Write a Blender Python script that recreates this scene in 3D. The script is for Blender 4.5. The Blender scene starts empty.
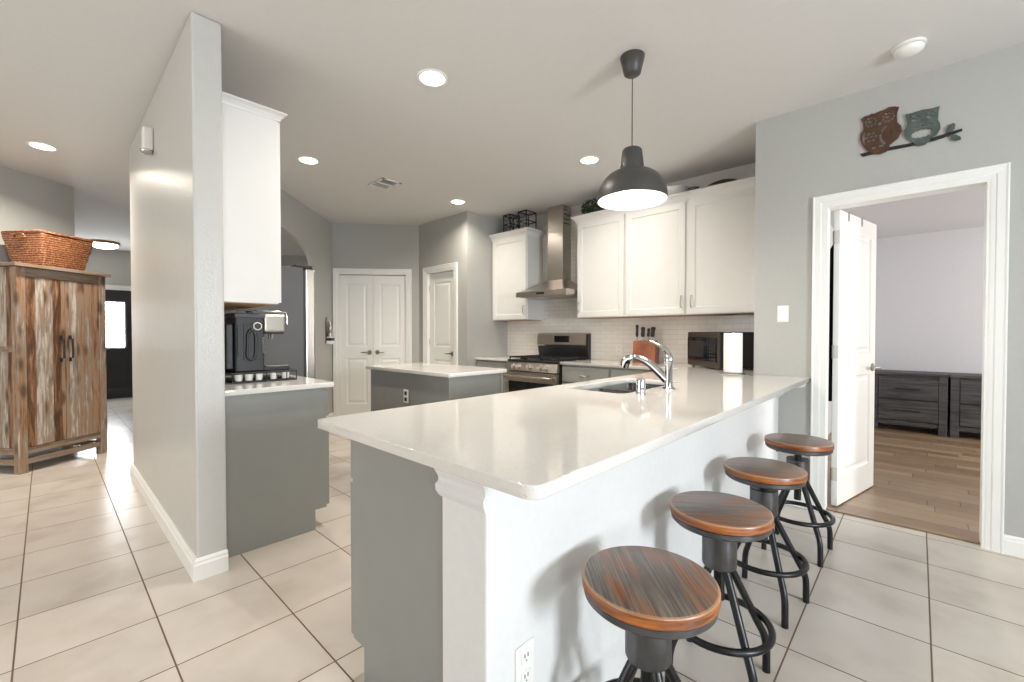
import bpy, bmesh, math, random
from mathutils import Vector, Matrix
PI = math.pi
random.seed(7)
sc = bpy.context.scene
C = sc.collection

# ------------------------------------------------------------------ camera
CAM_H = 1.215
cd = bpy.data.cameras.new('camera'); cam = bpy.data.objects.new('camera', cd); C.objects.link(cam)
cd.sensor_fit = 'HORIZONTAL'; cd.sensor_width = 36.0; cd.lens = 435.3 * 36.0 / 1024.0
cd.clip_start = 0.02; cd.clip_end = 100
cam.location = (0, 0, CAM_H)
cam.rotation_euler = (math.radians(90 - 0.895), 0, math.radians(43.03))
sc.camera = cam

# ------------------------------------------------------------------ colour management, world
vs = sc.view_settings
sc.display_settings.display_device = 'sRGB'
vs.view_transform = 'Standard'; vs.look = 'None'; vs.exposure = 0.40; vs.gamma = 1.0; vs.use_curve_mapping = False
cy = sc.cycles
cy.use_denoising = True
cy.max_bounces = 10; cy.diffuse_bounces = 6; cy.glossy_bounces = 5; cy.transmission_bounces = 6; cy.transparent_max_bounces = 8
cy.sample_clamp_indirect = 6.0; cy.caustics_reflective = False; cy.caustics_refractive = False
w = bpy.data.worlds.new('world'); sc.world = w; w.use_nodes = True
wn = w.node_tree.nodes; wl = w.node_tree.links
sky = wn.new('ShaderNodeTexSky'); sky.sky_type = 'HOSEK_WILKIE'; sky.sun_direction = (-0.6, 0.3, 0.7)
wl.new(sky.outputs[0], wn['Background'].inputs[0]); wn['Background'].inputs[1].default_value = 1.0

WARM = (1.0, 0.90, 0.79); COOL = (0.87, 0.94, 1.0)
def area(name, loc, direction, sx, sy, power, color, shape='RECTANGLE', spread=180):
    d = bpy.data.lights.new(name, 'AREA'); d.shape = shape; d.size = sx; d.size_y = sy
    d.energy = power; d.color = color; d.spread = math.radians(spread)
    o = bpy.data.objects.new(name, d); C.objects.link(o); o.location = loc
    o.rotation_euler = Vector(direction).to_track_quat('-Z', 'Y').to_euler()
    return o
# daylight entering through the windows (see window_1 .. window_4; the rear one is added)
area('window_daylight', (3.50, 1.00, 1.50), (-1, 0, -0.02), 0.75, 0.95, 118, COOL)
area('window_daylight', (3.50, -1.60, 1.50), (-1, 0.25, 0), 1.1, 0.95, 42, COOL)
area('window_daylight', (-2.6, -3.40, 1.35), (-0.15, 1, 0), 2.6, 2.1, 66, (1.0, 0.97, 0.93))  # added fill from behind the camera, placed at a made-up glass door
area('window_daylight', (3.90, 5.9, 1.45), (-1, 0, 0), 1.6, 1.3, 135, (1.0, 0.99, 0.98))

# ------------------------------------------------------------------ materials
def new_mat(name):
    m = bpy.data.materials.new(name); m.use_nodes = True
    nt = m.node_tree
    return m, nt, nt.nodes['Principled BSDF']
def node(nt, t, **kw):
    n = nt.nodes.new(t)
    for k, v in kw.items(): setattr(n, k, v)
    return n
def coords(nt, scale=(1, 1, 1), rot=(0, 0, 0), loc=(0, 0, 0)):
    tc = node(nt, 'ShaderNodeTexCoord'); mp = node(nt, 'ShaderNodeMapping')
    mp.inputs['Scale'].default_value = scale; mp.inputs['Rotation'].default_value = rot; mp.inputs['Location'].default_value = loc
    nt.links.new(tc.outputs['Object'], mp.inputs['Vector']); return mp.outputs[0]
def noise(nt, vec, scale, detail=3, rough=0.5):
    n = node(nt, 'ShaderNodeTexNoise'); n.inputs['Scale'].default_value = scale
    n.inputs['Detail'].default_value = detail; n.inputs['Roughness'].default_value = rough
    nt.links.new(vec, n.inputs['Vector']); return n.outputs['Fac']
def ramp(nt, fac, stops):
    r = node(nt, 'ShaderNodeValToRGB'); e = r.color_ramp.elements
    while len(e) < len(stops): e.new(0.5)
    for el, (p, c) in zip(e, stops): el.position = p; el.color = (*c, 1)
    nt.links.new(fac, r.inputs[0]); return r.outputs[0]
def bump(nt, bsdf, h, strength, dist=0.002):
    b = node(nt, 'ShaderNodeBump'); b.inputs['Strength'].default_value = strength; b.inputs['Distance'].default_value = dist
    nt.links.new(h, b.inputs['Height']); nt.links.new(b.outputs[0], bsdf.inputs['Normal'])
def mixc(nt, fac, a, b, mode='MIX'):
    m = node(nt, 'ShaderNodeMix', data_type='RGBA', blend_type=mode)
    for s, v in ((0, fac), (6, a), (7, b)):
        if isinstance(v, (int, float)): m.inputs[s].default_value = v
        elif isinstance(v, tuple): m.inputs[s].default_value = (*v, 1)
        else: nt.links.new(v, m.inputs[s])
    return m.outputs[2]
def mth(nt, op, a, b=None):
    m = node(nt, 'ShaderNodeMath', operation=op)
    for i, v in enumerate((a, b)):
        if v is None: continue
        if isinstance(v, (int, float)): m.inputs[i].default_value = v
        else: nt.links.new(v, m.inputs[i])
    return m.outputs[0]
def plain(name, col, rough=0.5, metal=0.0, nscale=0, nstr=0.0, vary=0.04, coat=0.0, spec=None):
    m, nt, b = new_mat(name)
    v = coords(nt)
    f = noise(nt, v, 9 if not nscale else nscale * 0.2, 2)
    lo = tuple(c * (1 - vary) for c in col); hi = tuple(min(1, c * (1 + vary)) for c in col)
    nt.links.new(ramp(nt, f, [(0.3, lo), (0.7, hi)]), b.inputs['Base Color'])
    b.inputs['Roughness'].default_value = rough; b.inputs['Metallic'].default_value = metal
    b.inputs['Coat Weight'].default_value = coat
    if spec is not None: b.inputs['Specular IOR Level'].default_value = spec
    if nscale: bump(nt, b, noise(nt, v, nscale, 2), nstr)
    return m
def emit(name, col, s):
    m, nt, b = new_mat(name); b.inputs['Base Color'].default_value = (*col, 1)
    b.inputs['Emission Color'].default_value = (*col, 1); b.inputs['Emission Strength'].default_value = s; return m
M = {}
M['wall'] = plain('wall_paint', (0.412, 0.412, 0.388), 0.55, nscale=170, nstr=0.35, vary=0.015)
M['wall_white'] = plain('white_wall_paint', (0.74, 0.74, 0.735), 0.5, nscale=170, nstr=0.35, vary=0.015)
M['bedroom_wall'] = plain('bedroom_paint', (0.62, 0.62, 0.64), 0.6, nscale=170, nstr=0.2, vary=0.015)
M['ceiling'] = plain('ceiling_paint', (0.655, 0.645, 0.63), 0.8, nscale=120, nstr=0.2, vary=0.01)
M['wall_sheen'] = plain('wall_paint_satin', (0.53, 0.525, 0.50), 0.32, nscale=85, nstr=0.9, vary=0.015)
M['wall_cream_lit'] = plain('wall_paint_cream_lit', (0.64, 0.62, 0.58), 0.5, nscale=170, nstr=0.3, vary=0.015)  # cream, lightened so the shaded wall above the cabinets reads as lit
M['trim'] = plain('trim_paint', (0.80, 0.80, 0.77), 0.35, vary=0.01)
M['cab_white'] = plain('cabinet_white', (0.72, 0.715, 0.695), 0.34, vary=0.01)
M['cab_grey'] = plain('cabinet_sage_grey', (0.275, 0.285, 0.268), 0.4, vary=0.02)
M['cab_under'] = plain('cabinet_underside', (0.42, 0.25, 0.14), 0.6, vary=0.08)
M['chrome'] = plain('chrome', (0.60, 0.60, 0.61), 0.08, 1.0, vary=0.01)
M['nickel'] = plain('brushed_nickel', (0.55, 0.53, 0.50), 0.28, 1.0, vary=0.02)
M['knob_metal'] = plain('satin_knob_metal', (0.78, 0.74, 0.70), 0.25, 0.8, vary=0.01)
M['bronze'] = plain('dark_nickel', (0.34, 0.30, 0.26), 0.35, 1.0, vary=0.05)
M['black'] = plain('black_plastic', (0.018, 0.018, 0.020), 0.4, vary=0.1)
M['black_gloss'] = plain('black_glass', (0.010, 0.011, 0.013), 0.06, vary=0.1)
M['charcoal'] = plain('charcoal_plastic', (0.020, 0.020, 0.022), 0.38, vary=0.1)
M['shade_grey'] = plain('dark_grey_lacquer', (0.050, 0.048, 0.046), 0.42, vary=0.03)
M['shade_white'] = plain('white_lacquer_inside', (0.85, 0.83, 0.78), 0.5, vary=0.01)
M['iron'] = plain('gunmetal_iron', (0.038, 0.039, 0.040), 0.34, 0.85, nscale=60, nstr=0.15, vary=0.25)
M['collar_iron'] = plain('brushed_gunmetal', (0.115, 0.115, 0.12), 0.36, 0.9, nscale=60, nstr=0.2, vary=0.3)
M['cast_iron'] = plain('cast_iron', (0.020, 0.020, 0.021), 0.55, 0.2, vary=0.1)
M['plastic_white'] = plain('white_plastic', (0.82, 0.81, 0.78), 0.4, vary=0.01)
M['paper'] = plain('paper_towel', (0.86, 0.85, 0.83), 0.9, nscale=220, nstr=0.4, vary=0.01)
M['orange_wood'] = plain('orange_block_wood', (0.25, 0.075, 0.027), 0.4, nscale=40, nstr=0.1, vary=0.35)
M['owl_brown'] = plain('rusty_brown_metal', (0.085, 0.038, 0.022), 0.6, 0.3, nscale=80, nstr=0.2, vary=0.25)
M['owl_teal'] = plain('grey_teal_metal', (0.085, 0.102, 0.094), 0.6, 0.3, nscale=80, nstr=0.2, vary=0.35)
M['owl_branch'] = plain('blackened_metal', (0.022, 0.018, 0.016), 0.6, 0.3, vary=0.2)
M['leaf'] = plain('plant_leaf', (0.030, 0.060, 0.022), 0.5, vary=0.4)
M['ceramic_white'] = plain('white_ceramic', (0.75, 0.75, 0.74), 0.2, vary=0.01)
M['ceramic_dark'] = plain('dark_stoneware', (0.030, 0.025, 0.022), 0.3, vary=0.1)
M['ceramic_grey'] = plain('grey_stoneware', (0.09, 0.10, 0.09), 0.4, vary=0.1)
M['fridge_side'] = plain('fridge_dark_grey', (0.095, 0.095, 0.098), 0.42, vary=0.02)
M['door_dark'] = plain('front_door_paint', (0.030, 0.028, 0.030), 0.4, vary=0.05)
M['cloth_black'] = plain('black_cloth', (0.010, 0.010, 0.011), 0.9, nscale=200, nstr=0.3, vary=0.1)
M['sink_steel'] = plain('sink_steel', (0.30, 0.29, 0.28), 0.22, 1.0, vary=0.03)
M['steel_dark'] = plain('dark_bronze_steel', (0.20, 0.165, 0.14), 0.3, 1.0, vary=0.03)
M['top_grey'] = plain('grey_plastic', (0.07, 0.075, 0.085), 0.35, vary=0.05)
M['slot'] = plain('outlet_slot', (0.02, 0.018, 0.016), 0.6)
M['lens'] = emit('lit_lens', (1.0, 0.93, 0.80), 9)
M['bulb'] = emit('lit_bulb', (1.0, 0.90, 0.72), 14)
M['lit_glass'] = emit('frosted_lit_glass', (1.0, 0.95, 0.86), 12.0)
M['day_glass'] = emit('daylit_leaded_glass', (0.93, 0.96, 1.0), 18.0)

def brushed(name, col, rough, sc3):
    m, nt, b = new_mat(name); v = coords(nt, sc3)
    f = noise(nt, v, 14, 3, 0.6)
    nt.links.new(ramp(nt, f, [(0.3, tuple(c * 0.93 for c in col)), (0.7, tuple(min(1, c * 1.05) for c in col))]), b.inputs['Base Color'])
    b.inputs['Metallic'].default_value = 1.0; b.inputs['Roughness'].default_value = rough
    bump(nt, b, f, 0.05, 0.001); return m
M['steel'] = brushed('brushed_steel', (0.50, 0.47, 0.43), 0.27, (1, 1, 14))
M['steel_h'] = brushed('brushed_steel_horizontal', (0.50, 0.46, 0.41), 0.30, (0.7, 6, 16))

def tile_mat():
    m, nt, b = new_mat('ceramic_floor_tile')
    tc = node(nt, 'ShaderNodeTexCoord'); sp = node(nt, 'ShaderNodeSeparateXYZ'); nt.links.new(tc.outputs['Object'], sp.inputs[0])
    PX, PY, OX, OY, G = 0.405, 0.408, 0.049, 0.313, 0.0058
    def axis(o, off, p):
        t = mth(nt, 'DIVIDE', mth(nt, 'SUBTRACT', o, off), p)
        fl = mth(nt, 'FLOOR', mth(nt, 'ADD', t, 0.5))
        d = mth(nt, 'MULTIPLY', mth(nt, 'ABSOLUTE', mth(nt, 'SUBTRACT', t, fl)), p)
        return mth(nt, 'LESS_THAN', d, G / 2), mth(nt, 'FLOOR', t)
    gx, ix = axis(sp.outputs[0], OX, PX); gy, iy = axis(sp.outputs[1], OY, PY)
    g = mth(nt, 'MAXIMUM', gx, gy)
    cmb = node(nt, 'ShaderNodeCombineXYZ'); nt.links.new(ix, cmb.inputs[0]); nt.links.new(iy, cmb.inputs[1])
    wnz = node(nt, 'ShaderNodeTexWhiteNoise', noise_dimensions='2D'); nt.links.new(cmb.outputs[0], wnz.inputs['Vector'])
    off = node(nt, 'ShaderNodeVectorMath', operation='MULTIPLY_ADD')
    nt.links.new(wnz.outputs['Color'], off.inputs[0]); off.inputs[1].default_value = (7, 7, 7); nt.links.new(tc.outputs['Object'], off.inputs[2])
    n1 = noise(nt, off.outputs[0], 3.2, 5, 0.5); n2 = noise(nt, off.outputs[0], 26, 4, 0.6)
    base = ramp(nt, n1, [(0.33, (0.50, 0.445, 0.38)), (0.48, (0.565, 0.51, 0.45)), (0.70, (0.595, 0.55, 0.49))])
    base = mixc(nt, 0.0, base, ramp(nt, n2, [(0.35, (0.48, 0.43, 0.37)), (0.65, (0.68, 0.645, 0.59))]))
    tint = ramp(nt, wnz.outputs['Value'], [(0.0, (0.94, 0.94, 0.94)), (1.0, (1.0, 1.0, 1.0))])
    base = mixc(nt, 1.0, base, tint, 'MULTIPLY')
    col = mixc(nt, g, base, (0.13, 0.080, 0.045))
    nt.links.new(col, b.inputs['Base Color'])
    nt.links.new(mth(nt, 'ADD', mth(nt, 'MULTIPLY', g, 0.5), 0.27), b.inputs['Roughness'])
    bump(nt, b, mth(nt, 'MULTIPLY', g, -1.0), 0.5, 0.002)
    return m
M['tile'] = tile_mat()

def plank_floor():
    m, nt, b = new_mat('bedroom_wood_floor')
    v = coords(nt)
    sp = node(nt, 'ShaderNodeSeparateXYZ'); nt.links.new(v, sp.inputs[0])
    RW, PL = 0.125, 1.15
    ry = mth(nt, 'DIVIDE', sp.outputs[1], RW); row = mth(nt, 'FLOOR', ry)
    w1 = node(nt, 'ShaderNodeTexWhiteNoise', noise_dimensions='1D'); nt.links.new(row, w1.inputs['W'])
    rx = mth(nt, 'ADD', mth(nt, 'DIVIDE', sp.outputs[0], PL), mth(nt, 'MULTIPLY', w1.outputs['Value'], 7.0)); ix = mth(nt, 'FLOOR', rx)
    cb = node(nt, 'ShaderNodeCombineXYZ'); nt.links.new(row, cb.inputs[0]); nt.links.new(ix, cb.inputs[1])
    w2 = node(nt, 'ShaderNodeTexWhiteNoise', noise_dimensions='2D'); nt.links.new(cb.outputs[0], w2.inputs['Vector'])
    base = ramp(nt, w2.outputs['Value'], [(0.0, (0.17, 0.098, 0.052)), (0.5, (0.27, 0.175, 0.10)), (1.0, (0.40, 0.29, 0.185))])
    gr = noise(nt, coords(nt, (1.2, 22, 1)), 6, 5, 0.6)
    base = mixc(nt, 0.35, base, ramp(nt, gr, [(0.3, (0.13, 0.08, 0.045)), (0.7, (0.40, 0.29, 0.18))]))
    sy = mth(nt, 'GREATER_THAN', mth(nt, 'ABSOLUTE', mth(nt, 'SUBTRACT', mth(nt, 'SUBTRACT', ry, row), 0.5)), 0.5 - 0.0016 / RW)
    sx = mth(nt, 'GREATER_THAN', mth(nt, 'ABSOLUTE', mth(nt, 'SUBTRACT', mth(nt, 'SUBTRACT', rx, ix), 0.5)), 0.5 - 0.002 / PL)
    seam = mth(nt, 'MAXIMUM', sx, sy)
    nt.links.new(mixc(nt, seam, base, (0.05, 0.032, 0.02)), b.inputs['Base Color']); b.inputs['Roughness'].default_value = 0.30
    bump(nt, b, mth(nt, 'MULTIPLY', seam, -1.0), 0.4, 0.002); return m
M['planks'] = plank_floor()

def subway():
    m, nt, b = new_mat('white_subway_tile')
    v = coords(nt, rot=(PI / 2, 0, 0))
    br = node(nt, 'ShaderNodeTexBrick'); br.offset = 0.5
    br.inputs['Scale'].default_value = 1.0; br.inputs['Brick Width'].default_value = 0.152; br.inputs['Row Height'].default_value = 0.0505
    br.inputs['Mortar Size'].default_value = 0.0022; br.inputs['Mortar Smooth'].default_value = 0.3
    br.inputs['Color1'].default_value = (0.84, 0.81, 0.76, 1); br.inputs['Color2'].default_value = (0.80, 0.765, 0.715, 1); br.inputs['Mortar'].default_value = (0.64, 0.60, 0.55, 1)
    nt.links.new(v, br.inputs['Vector']); nt.links.new(br.outputs['Color'], b.inputs['Base Color'])
    b.inputs['Roughness'].default_value = 0.16
    bump(nt, b, mth(nt, 'ADD', mth(nt, 'MULTIPLY', br.outputs['Fac'], -1.0), mth(nt, 'MULTIPLY', noise(nt, v, 18, 2), 0.3)), 0.35, 0.002); return m
M['subway'] = subway()

def quartz():
    m, nt, b = new_mat('white_speckled_quartz')
    v = coords(nt)
    vo = node(nt, 'ShaderNodeTexVoronoi'); vo.inputs['Scale'].default_value = 135; nt.links.new(v, vo.inputs['Vector'])
    sp = ramp(nt, vo.outputs['Distance'], [(0.12, (1, 1, 1)), (0.2, (0, 0, 0))])
    pick = mth(nt, 'MULTIPLY', mth(nt, 'GREATER_THAN', vo.outputs['Color'], 0.64), 0.8)
    mask = mth(nt, 'MULTIPLY', sp, pick)
    base = ramp(nt, noise(nt, v, 90, 2), [(0.3, (0.69, 0.67, 0.635)), (0.7, (0.72, 0.70, 0.665))])
    nt.links.new(mixc(nt, mask, base, (0.30, 0.27, 0.24)), b.inputs['Base Color'])
    b.inputs['Roughness'].default_value = 0.07; b.inputs['Specular IOR Level'].default_value = 0.6; return m
M['quartz'] = quartz()

def rustic(name, axis, stops, cell=0.075, rough=0.55, strip=0.25, knots=False):
    """boards side by side along one axis, grain running up; each board its own tone"""
    m, nt, b = new_mat(name)
    tc = node(nt, 'ShaderNodeTexCoord'); sp = node(nt, 'ShaderNodeSeparateXYZ'); nt.links.new(tc.outputs['Object'], sp.inputs[0])
    a = mth(nt, 'ADD', sp.outputs[0], mth(nt, 'MULTIPLY', sp.outputs[1], 0.83)) if axis == 'v' else sp.outputs[2]
    idx = mth(nt, 'FLOOR', mth(nt, 'DIVIDE', a, cell))
    wz = node(nt, 'ShaderNodeTexWhiteNoise', noise_dimensions='1D'); nt.links.new(idx, wz.inputs['W'])
    off = node(nt, 'ShaderNodeVectorMath', operation='MULTIPLY_ADD')
    nt.links.new(wz.outputs['Color'], off.inputs[0]); off.inputs[1].default_value = (9, 9, 9); nt.links.new(tc.outputs['Object'], off.inputs[2])
    mp = node(nt, 'ShaderNodeMapping'); mp.inputs['Scale'].default_value = (17, 17, 1.7) if axis == 'v' else (1.7, 17, 17)
    nt.links.new(off.outputs[0], mp.inputs['Vector'])
    n = node(nt, 'ShaderNodeTexNoise'); n.inputs['Scale'].default_value = 2.2; n.inputs['Detail'].default_value = 8; n.inputs['Roughness'].default_value = 0.65
    n.inputs['Distortion'].default_value = 0.35
    nt.links.new(mp.outputs[0], n.inputs['Vector'])
    f = mth(nt, 'ADD', mth(nt, 'MULTIPLY', mth(nt, 'SUBTRACT', wz.outputs['Value'], 0.5), strip), n.outputs['Fac'])
    col = ramp(nt, f, stops)
    if knots:
        mk = node(nt, 'ShaderNodeMapping'); mk.inputs['Scale'].default_value = (14, 14, 5); nt.links.new(off.outputs[0], mk.inputs['Vector'])
        vk = node(nt, 'ShaderNodeTexVoronoi'); vk.inputs['Scale'].default_value = 0.8; nt.links.new(mk.outputs[0], vk.inputs['Vector'])
        kf = ramp(nt, vk.outputs['Distance'], [(0.14, (1, 1, 1)), (0.36, (0, 0, 0))])
        col = mixc(nt, mth(nt, 'MULTIPLY', kf, 0.8), col, (0.065, 0.028, 0.013))
    edge = mth(nt, 'ABSOLUTE', mth(nt, 'SUBTRACT', mth(nt, 'SUBTRACT', mth(nt, 'DIVIDE', a, cell), idx), 0.5))
    seam = mth(nt, 'GREATER_THAN', edge, 0.485)
    nt.links.new(mixc(nt, mth(nt, 'MULTIPLY', seam, 0.6), col, tuple(c * 0.4 for c in stops[0][1])), b.inputs['Base Color'])
    b.inputs['Roughness'].default_value = rough
    bump(nt, b, n.outputs['Fac'], 0.3, 0.002); return m
M['rustic'] = rustic('reclaimed_wood_boards', 'v', [(0.28, (0.075, 0.030, 0.012)), (0.40, (0.22, 0.105, 0.050)), (0.50, (0.33, 0.20, 0.115)), (0.59, (0.25, 0.205, 0.165)), (0.72, (0.52, 0.45, 0.38))], cell=0.066, strip=0.36, knots=True)
M['rustic_rail'] = rustic('reclaimed_wood_rail', 'h', [(0.28, (0.10, 0.055, 0.030)), (0.45, (0.24, 0.155, 0.10)), (0.60, (0.26, 0.22, 0.18)), (0.75, (0.40, 0.35, 0.30))], cell=0.2, strip=0.1)
M['grey_wood'] = rustic('weathered_grey_wood', 'h', [(0.28, (0.022, 0.022, 0.024)), (0.5, (0.060, 0.060, 0.063)), (0.72, (0.115, 0.112, 0.110))], cell=0.3, strip=0.05)

def seat_wood():
    m, nt, b = new_mat('stool_seat_wood')
    n1 = noise(nt, coords(nt, (150, 4.0, 150)), 1.0, 6, 0.7)
    n2 = noise(nt, coords(nt, (24, 5.0, 24), loc=(3, 1, 0)), 1.0, 4, 0.6)
    grey = ramp(nt, n1, [(0.3, (0.050, 0.040, 0.034)), (0.5, (0.125, 0.098, 0.080)), (0.75, (0.30, 0.24, 0.19))])
    org = ramp(nt, n1, [(0.3, (0.13, 0.045, 0.016)), (0.6, (0.30, 0.115, 0.045)), (0.85, (0.48, 0.24, 0.11))])
    mask = ramp(nt, n2, [(0.47, (0, 0, 0)), (0.63, (1, 1, 1))])
    top = mixc(nt, mask, grey, org)
    geo = node(nt, 'ShaderNodeTexCoord'); sp = node(nt, 'ShaderNodeSeparateXYZ'); nt.links.new(geo.outputs['Normal'], sp.inputs[0])
    side = mth(nt, 'LESS_THAN', sp.outputs[2], 0.93)
    edge = ramp(nt, noise(nt, coords(nt, (8, 8, 90)), 1.0, 5, 0.6), [(0.35, (0.13, 0.034, 0.008)), (0.58, (0.36, 0.11, 0.022)), (0.85, (0.56, 0.22, 0.06))])
    rr_ = node(nt, 'ShaderNodeVectorMath', operation='LENGTH'); cxy = node(nt, 'ShaderNodeCombineXYZ')
    so_ = node(nt, 'ShaderNodeSeparateXYZ'); nt.links.new(geo.outputs['Object'], so_.inputs[0])
    nt.links.new(so_.outputs[0], cxy.inputs[0]); nt.links.new(so_.outputs[1], cxy.inputs[1]); nt.links.new(cxy.outputs[0], rr_.inputs[0])
    wear = mth(nt, 'MULTIPLY', mth(nt, 'MULTIPLY', mth(nt, 'GREATER_THAN', rr_.outputs['Value'], 0.1585), mth(nt, 'GREATER_THAN', so_.outputs[2], 0.6012)), mth(nt, 'MULTIPLY', noise(nt, coords(nt), 22, 4, 0.6), 0.8))
    full = mixc(nt, wear, mixc(nt, side, top, edge), (0.60, 0.38, 0.20))
    nt.links.new(full, b.inputs['Base Color'])
    b.inputs['Roughness'].default_value = 0.36; b.inputs['Coat Weight'].default_value = 0.25; b.inputs['Coat Roughness'].default_value = 0.25
    bump(nt, b, n1, 0.35, 0.0012); return m
M['seat'] = seat_wood()

def wicker():
    m, nt, b = new_mat('woven_wicker')
    v = coords(nt)
    wv = node(nt, 'ShaderNodeTexWave', bands_direction='Z'); wv.inputs['Scale'].default_value = 16; wv.inputs['Distortion'].default_value = 5
    wv.inputs['Detail'].default_value = 3; wv.inputs['Detail Scale'].default_value = 6
    nt.links.new(v, wv.inputs['Vector'])
    n = noise(nt, coords(nt, (1, 1, 2)), 45, 3, 0.6)
    f = mth(nt, 'ADD', mth(nt, 'MULTIPLY', wv.outputs['Fac'], 0.45), mth(nt, 'MULTIPLY', n, 0.75))
    nt.links.new(ramp(nt, f, [(0.32, (0.035, 0.010, 0.003)), (0.58, (0.20, 0.062, 0.020)), (0.84, (0.46, 0.20, 0.08))]), b.inputs['Base Color'])
    b.inputs['Roughness'].default_value = 0.55; bump(nt, b, f, 0.9, 0.006); return m
M['wicker'] = wicker()
def glass():
    m, nt, b = new_mat('clear_glass'); b.inputs['Transmission Weight'].default_value = 1.0; b.inputs['Roughness'].default_value = 0.0
    b.inputs['Base Color'].default_value = (0.95, 0.97, 0.97, 1); return m
M['glass'] = glass()

# ------------------------------------------------------------------ mesh helpers
def tag(o, label=None, cat=None, group=None, kind=None):
    if label: o['label'] = label
    if cat: o['category'] = cat
    if group: o['group'] = group
    if kind: o['kind'] = kind
    return o
def thing(name, label, cat, loc=(0, 0, 0), rz=0.0, group=None, kind=None):
    o = bpy.data.objects.new(name, None); C.objects.link(o); o.empty_display_size = 0.05
    o.location = loc; o.rotation_euler = (0, 0, rz); return tag(o, label, cat, group, kind)
def obj(name, bm, mat, parent=None, smooth=None, mats=None):
    if isinstance(bm, bmesh.types.BMesh):
        me = bpy.data.meshes.new(name)
        bmesh.ops.recalc_face_normals(bm, faces=bm.faces)
        if smooth:
            for f in bm.faces: f.smooth = True
            for e in bm.edges:
                e.smooth = not (len(e.link_faces) == 2 and e.calc_face_angle(0) > math.radians(smooth))
        bm.to_mesh(me); bm.free()
    else: me = bm; me.name = name
    if mats:
        for x in mats: me.materials.append(M[x])
    else: me.materials.append(M[mat])
    o = bpy.data.objects.new(name, me); C.objects.link(o)
    if parent: o.parent = parent
    return o
def dup(root, loc, rz=0.0, label=None, group=None):
    r = root.copy(); C.objects.link(r); r.location = loc; r.rotation_euler = (0, 0, rz)
    if label: r['label'] = label
    if group: r['group'] = group
    def kids(a, b):
        for ch in list(a.children):
            c = ch.copy(); C.objects.link(c); c.parent = b; kids(ch, c)
    kids(root, r); return r
def B(): return bmesh.new()
def box(bm, x0, y0, z0, x1, y1, z1, bev=0.0, seg=2):
    x0, x1 = sorted((x0, x1)); y0, y1 = sorted((y0, y1)); z0, z1 = sorted((z0, z1))
    r = bmesh.ops.create_cube(bm, size=1.0)
    vs_ = r['verts']
    for v in vs_: v.co = Vector((x0 + (v.co.x + .5) * (x1 - x0), y0 + (v.co.y + .5) * (y1 - y0), z0 + (v.co.z + .5) * (z1 - z0)))
    if bev > 0:
        es = list({e for v in vs_ for e in v.link_edges})
        bmesh.ops.bevel(bm, geom=es, offset=bev, segments=seg, profile=0.5, affect='EDGES')
    return bm
def bx(*a, **k): return box(B(), *a, **k)
def lathe(bm, prof, seg=32, c=(0, 0, 0)):
    rings = []
    for r, z in prof:
        if r < 1e-5: rings.append([bm.verts.new((c[0], c[1], c[2] + z))])
        else: rings.append([bm.verts.new((c[0] + r * math.cos(2 * PI * i / seg), c[1] + r * math.sin(2 * PI * i / seg), c[2] + z)) for i in range(seg)])
    for a, b in zip(rings, rings[1:]):
        for i in range(seg):
            j = (i + 1) % seg
            vs_ = [a[i % len(a)], a[j % len(a)], b[j % len(b)], b[i % len(b)]]
            u = []
            for v in vs_:
                if v not in u: u.append(v)
            if len(u) > 2:
                try: bm.faces.new(u)
                except ValueError: pass
    return bm
def tube(bm, pts, r, seg=10, closed=False):
    pts = [Vector(p) for p in pts]; n = len(pts)
    rad = r if isinstance(r, (list, tuple)) else [r] * n
    rings = []; up = None
    for i, p in enumerate(pts):
        if closed: t = pts[(i + 1) % n] - pts[i - 1]
        else: t = pts[min(i + 1, n - 1)] - pts[max(i - 1, 0)]
        t.normalize()
        if up is None:
            up = Vector((0, 0, 1)) if abs(t.z) < 0.9 else Vector((1, 0, 0))
        up = (up - t * up.dot(t)).normalized(); s = t.cross(up)
        rings.append([bm.verts.new(p + (up * math.cos(2 * PI * k / seg) + s * math.sin(2 * PI * k / seg)) * rad[i]) for k in range(seg)])
    m = n if closed else n - 1
    for i in range(m):
        a, b = rings[i], rings[(i + 1) % n]
        for k in range(seg):
            l = (k + 1) % seg
            bm.faces.new([a[k], a[l], b[l], b[k]])
    if not closed:
        bm.faces.new(rings[0][::-1]); bm.faces.new(rings[-1])
    return bm
def smooth_path(pts, n=6):
    P = [Vector(p) for p in pts]; out = []
    for i in range(len(P) - 1):
        p0, p1, p2, p3 = P[max(i - 1, 0)], P[i], P[i + 1], P[min(i + 2, len(P) - 1)]
        for k in range(n):
            t = k / n
            out.append(0.5 * ((2 * p1) + (-p0 + p2) * t + (2 * p0 - 5 * p1 + 4 * p2 - p3) * t * t + (-p0 + 3 * p1 - 3 * p2 + p3) * t ** 3))
    out.append(P[-1]); return out
def cyl(bm, p0, p1, r, r1=None, seg=20): return tube(bm, [p0, p1], [r, r if r1 is None else r1], seg)
def prism(bm, poly, vec):
    """closed outline (3D points, may be concave) pushed along vec"""
    a = [bm.verts.new(p) for p in poly]; b = [bm.verts.new(Vector(p) + Vector(vec)) for p in poly]
    n = len(a)
    f1 = bm.faces.new(a); f2 = bm.faces.new(b[::-1])
    for i in range(n):
        j = (i + 1) % n; bm.faces.new([a[i], b[i], b[j], a[j]])
    f1.normal_update(); f2.normal_update()
    bmesh.ops.triangulate(bm, faces=[f1, f2], ngon_method='EAR_CLIP'); return bm
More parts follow.
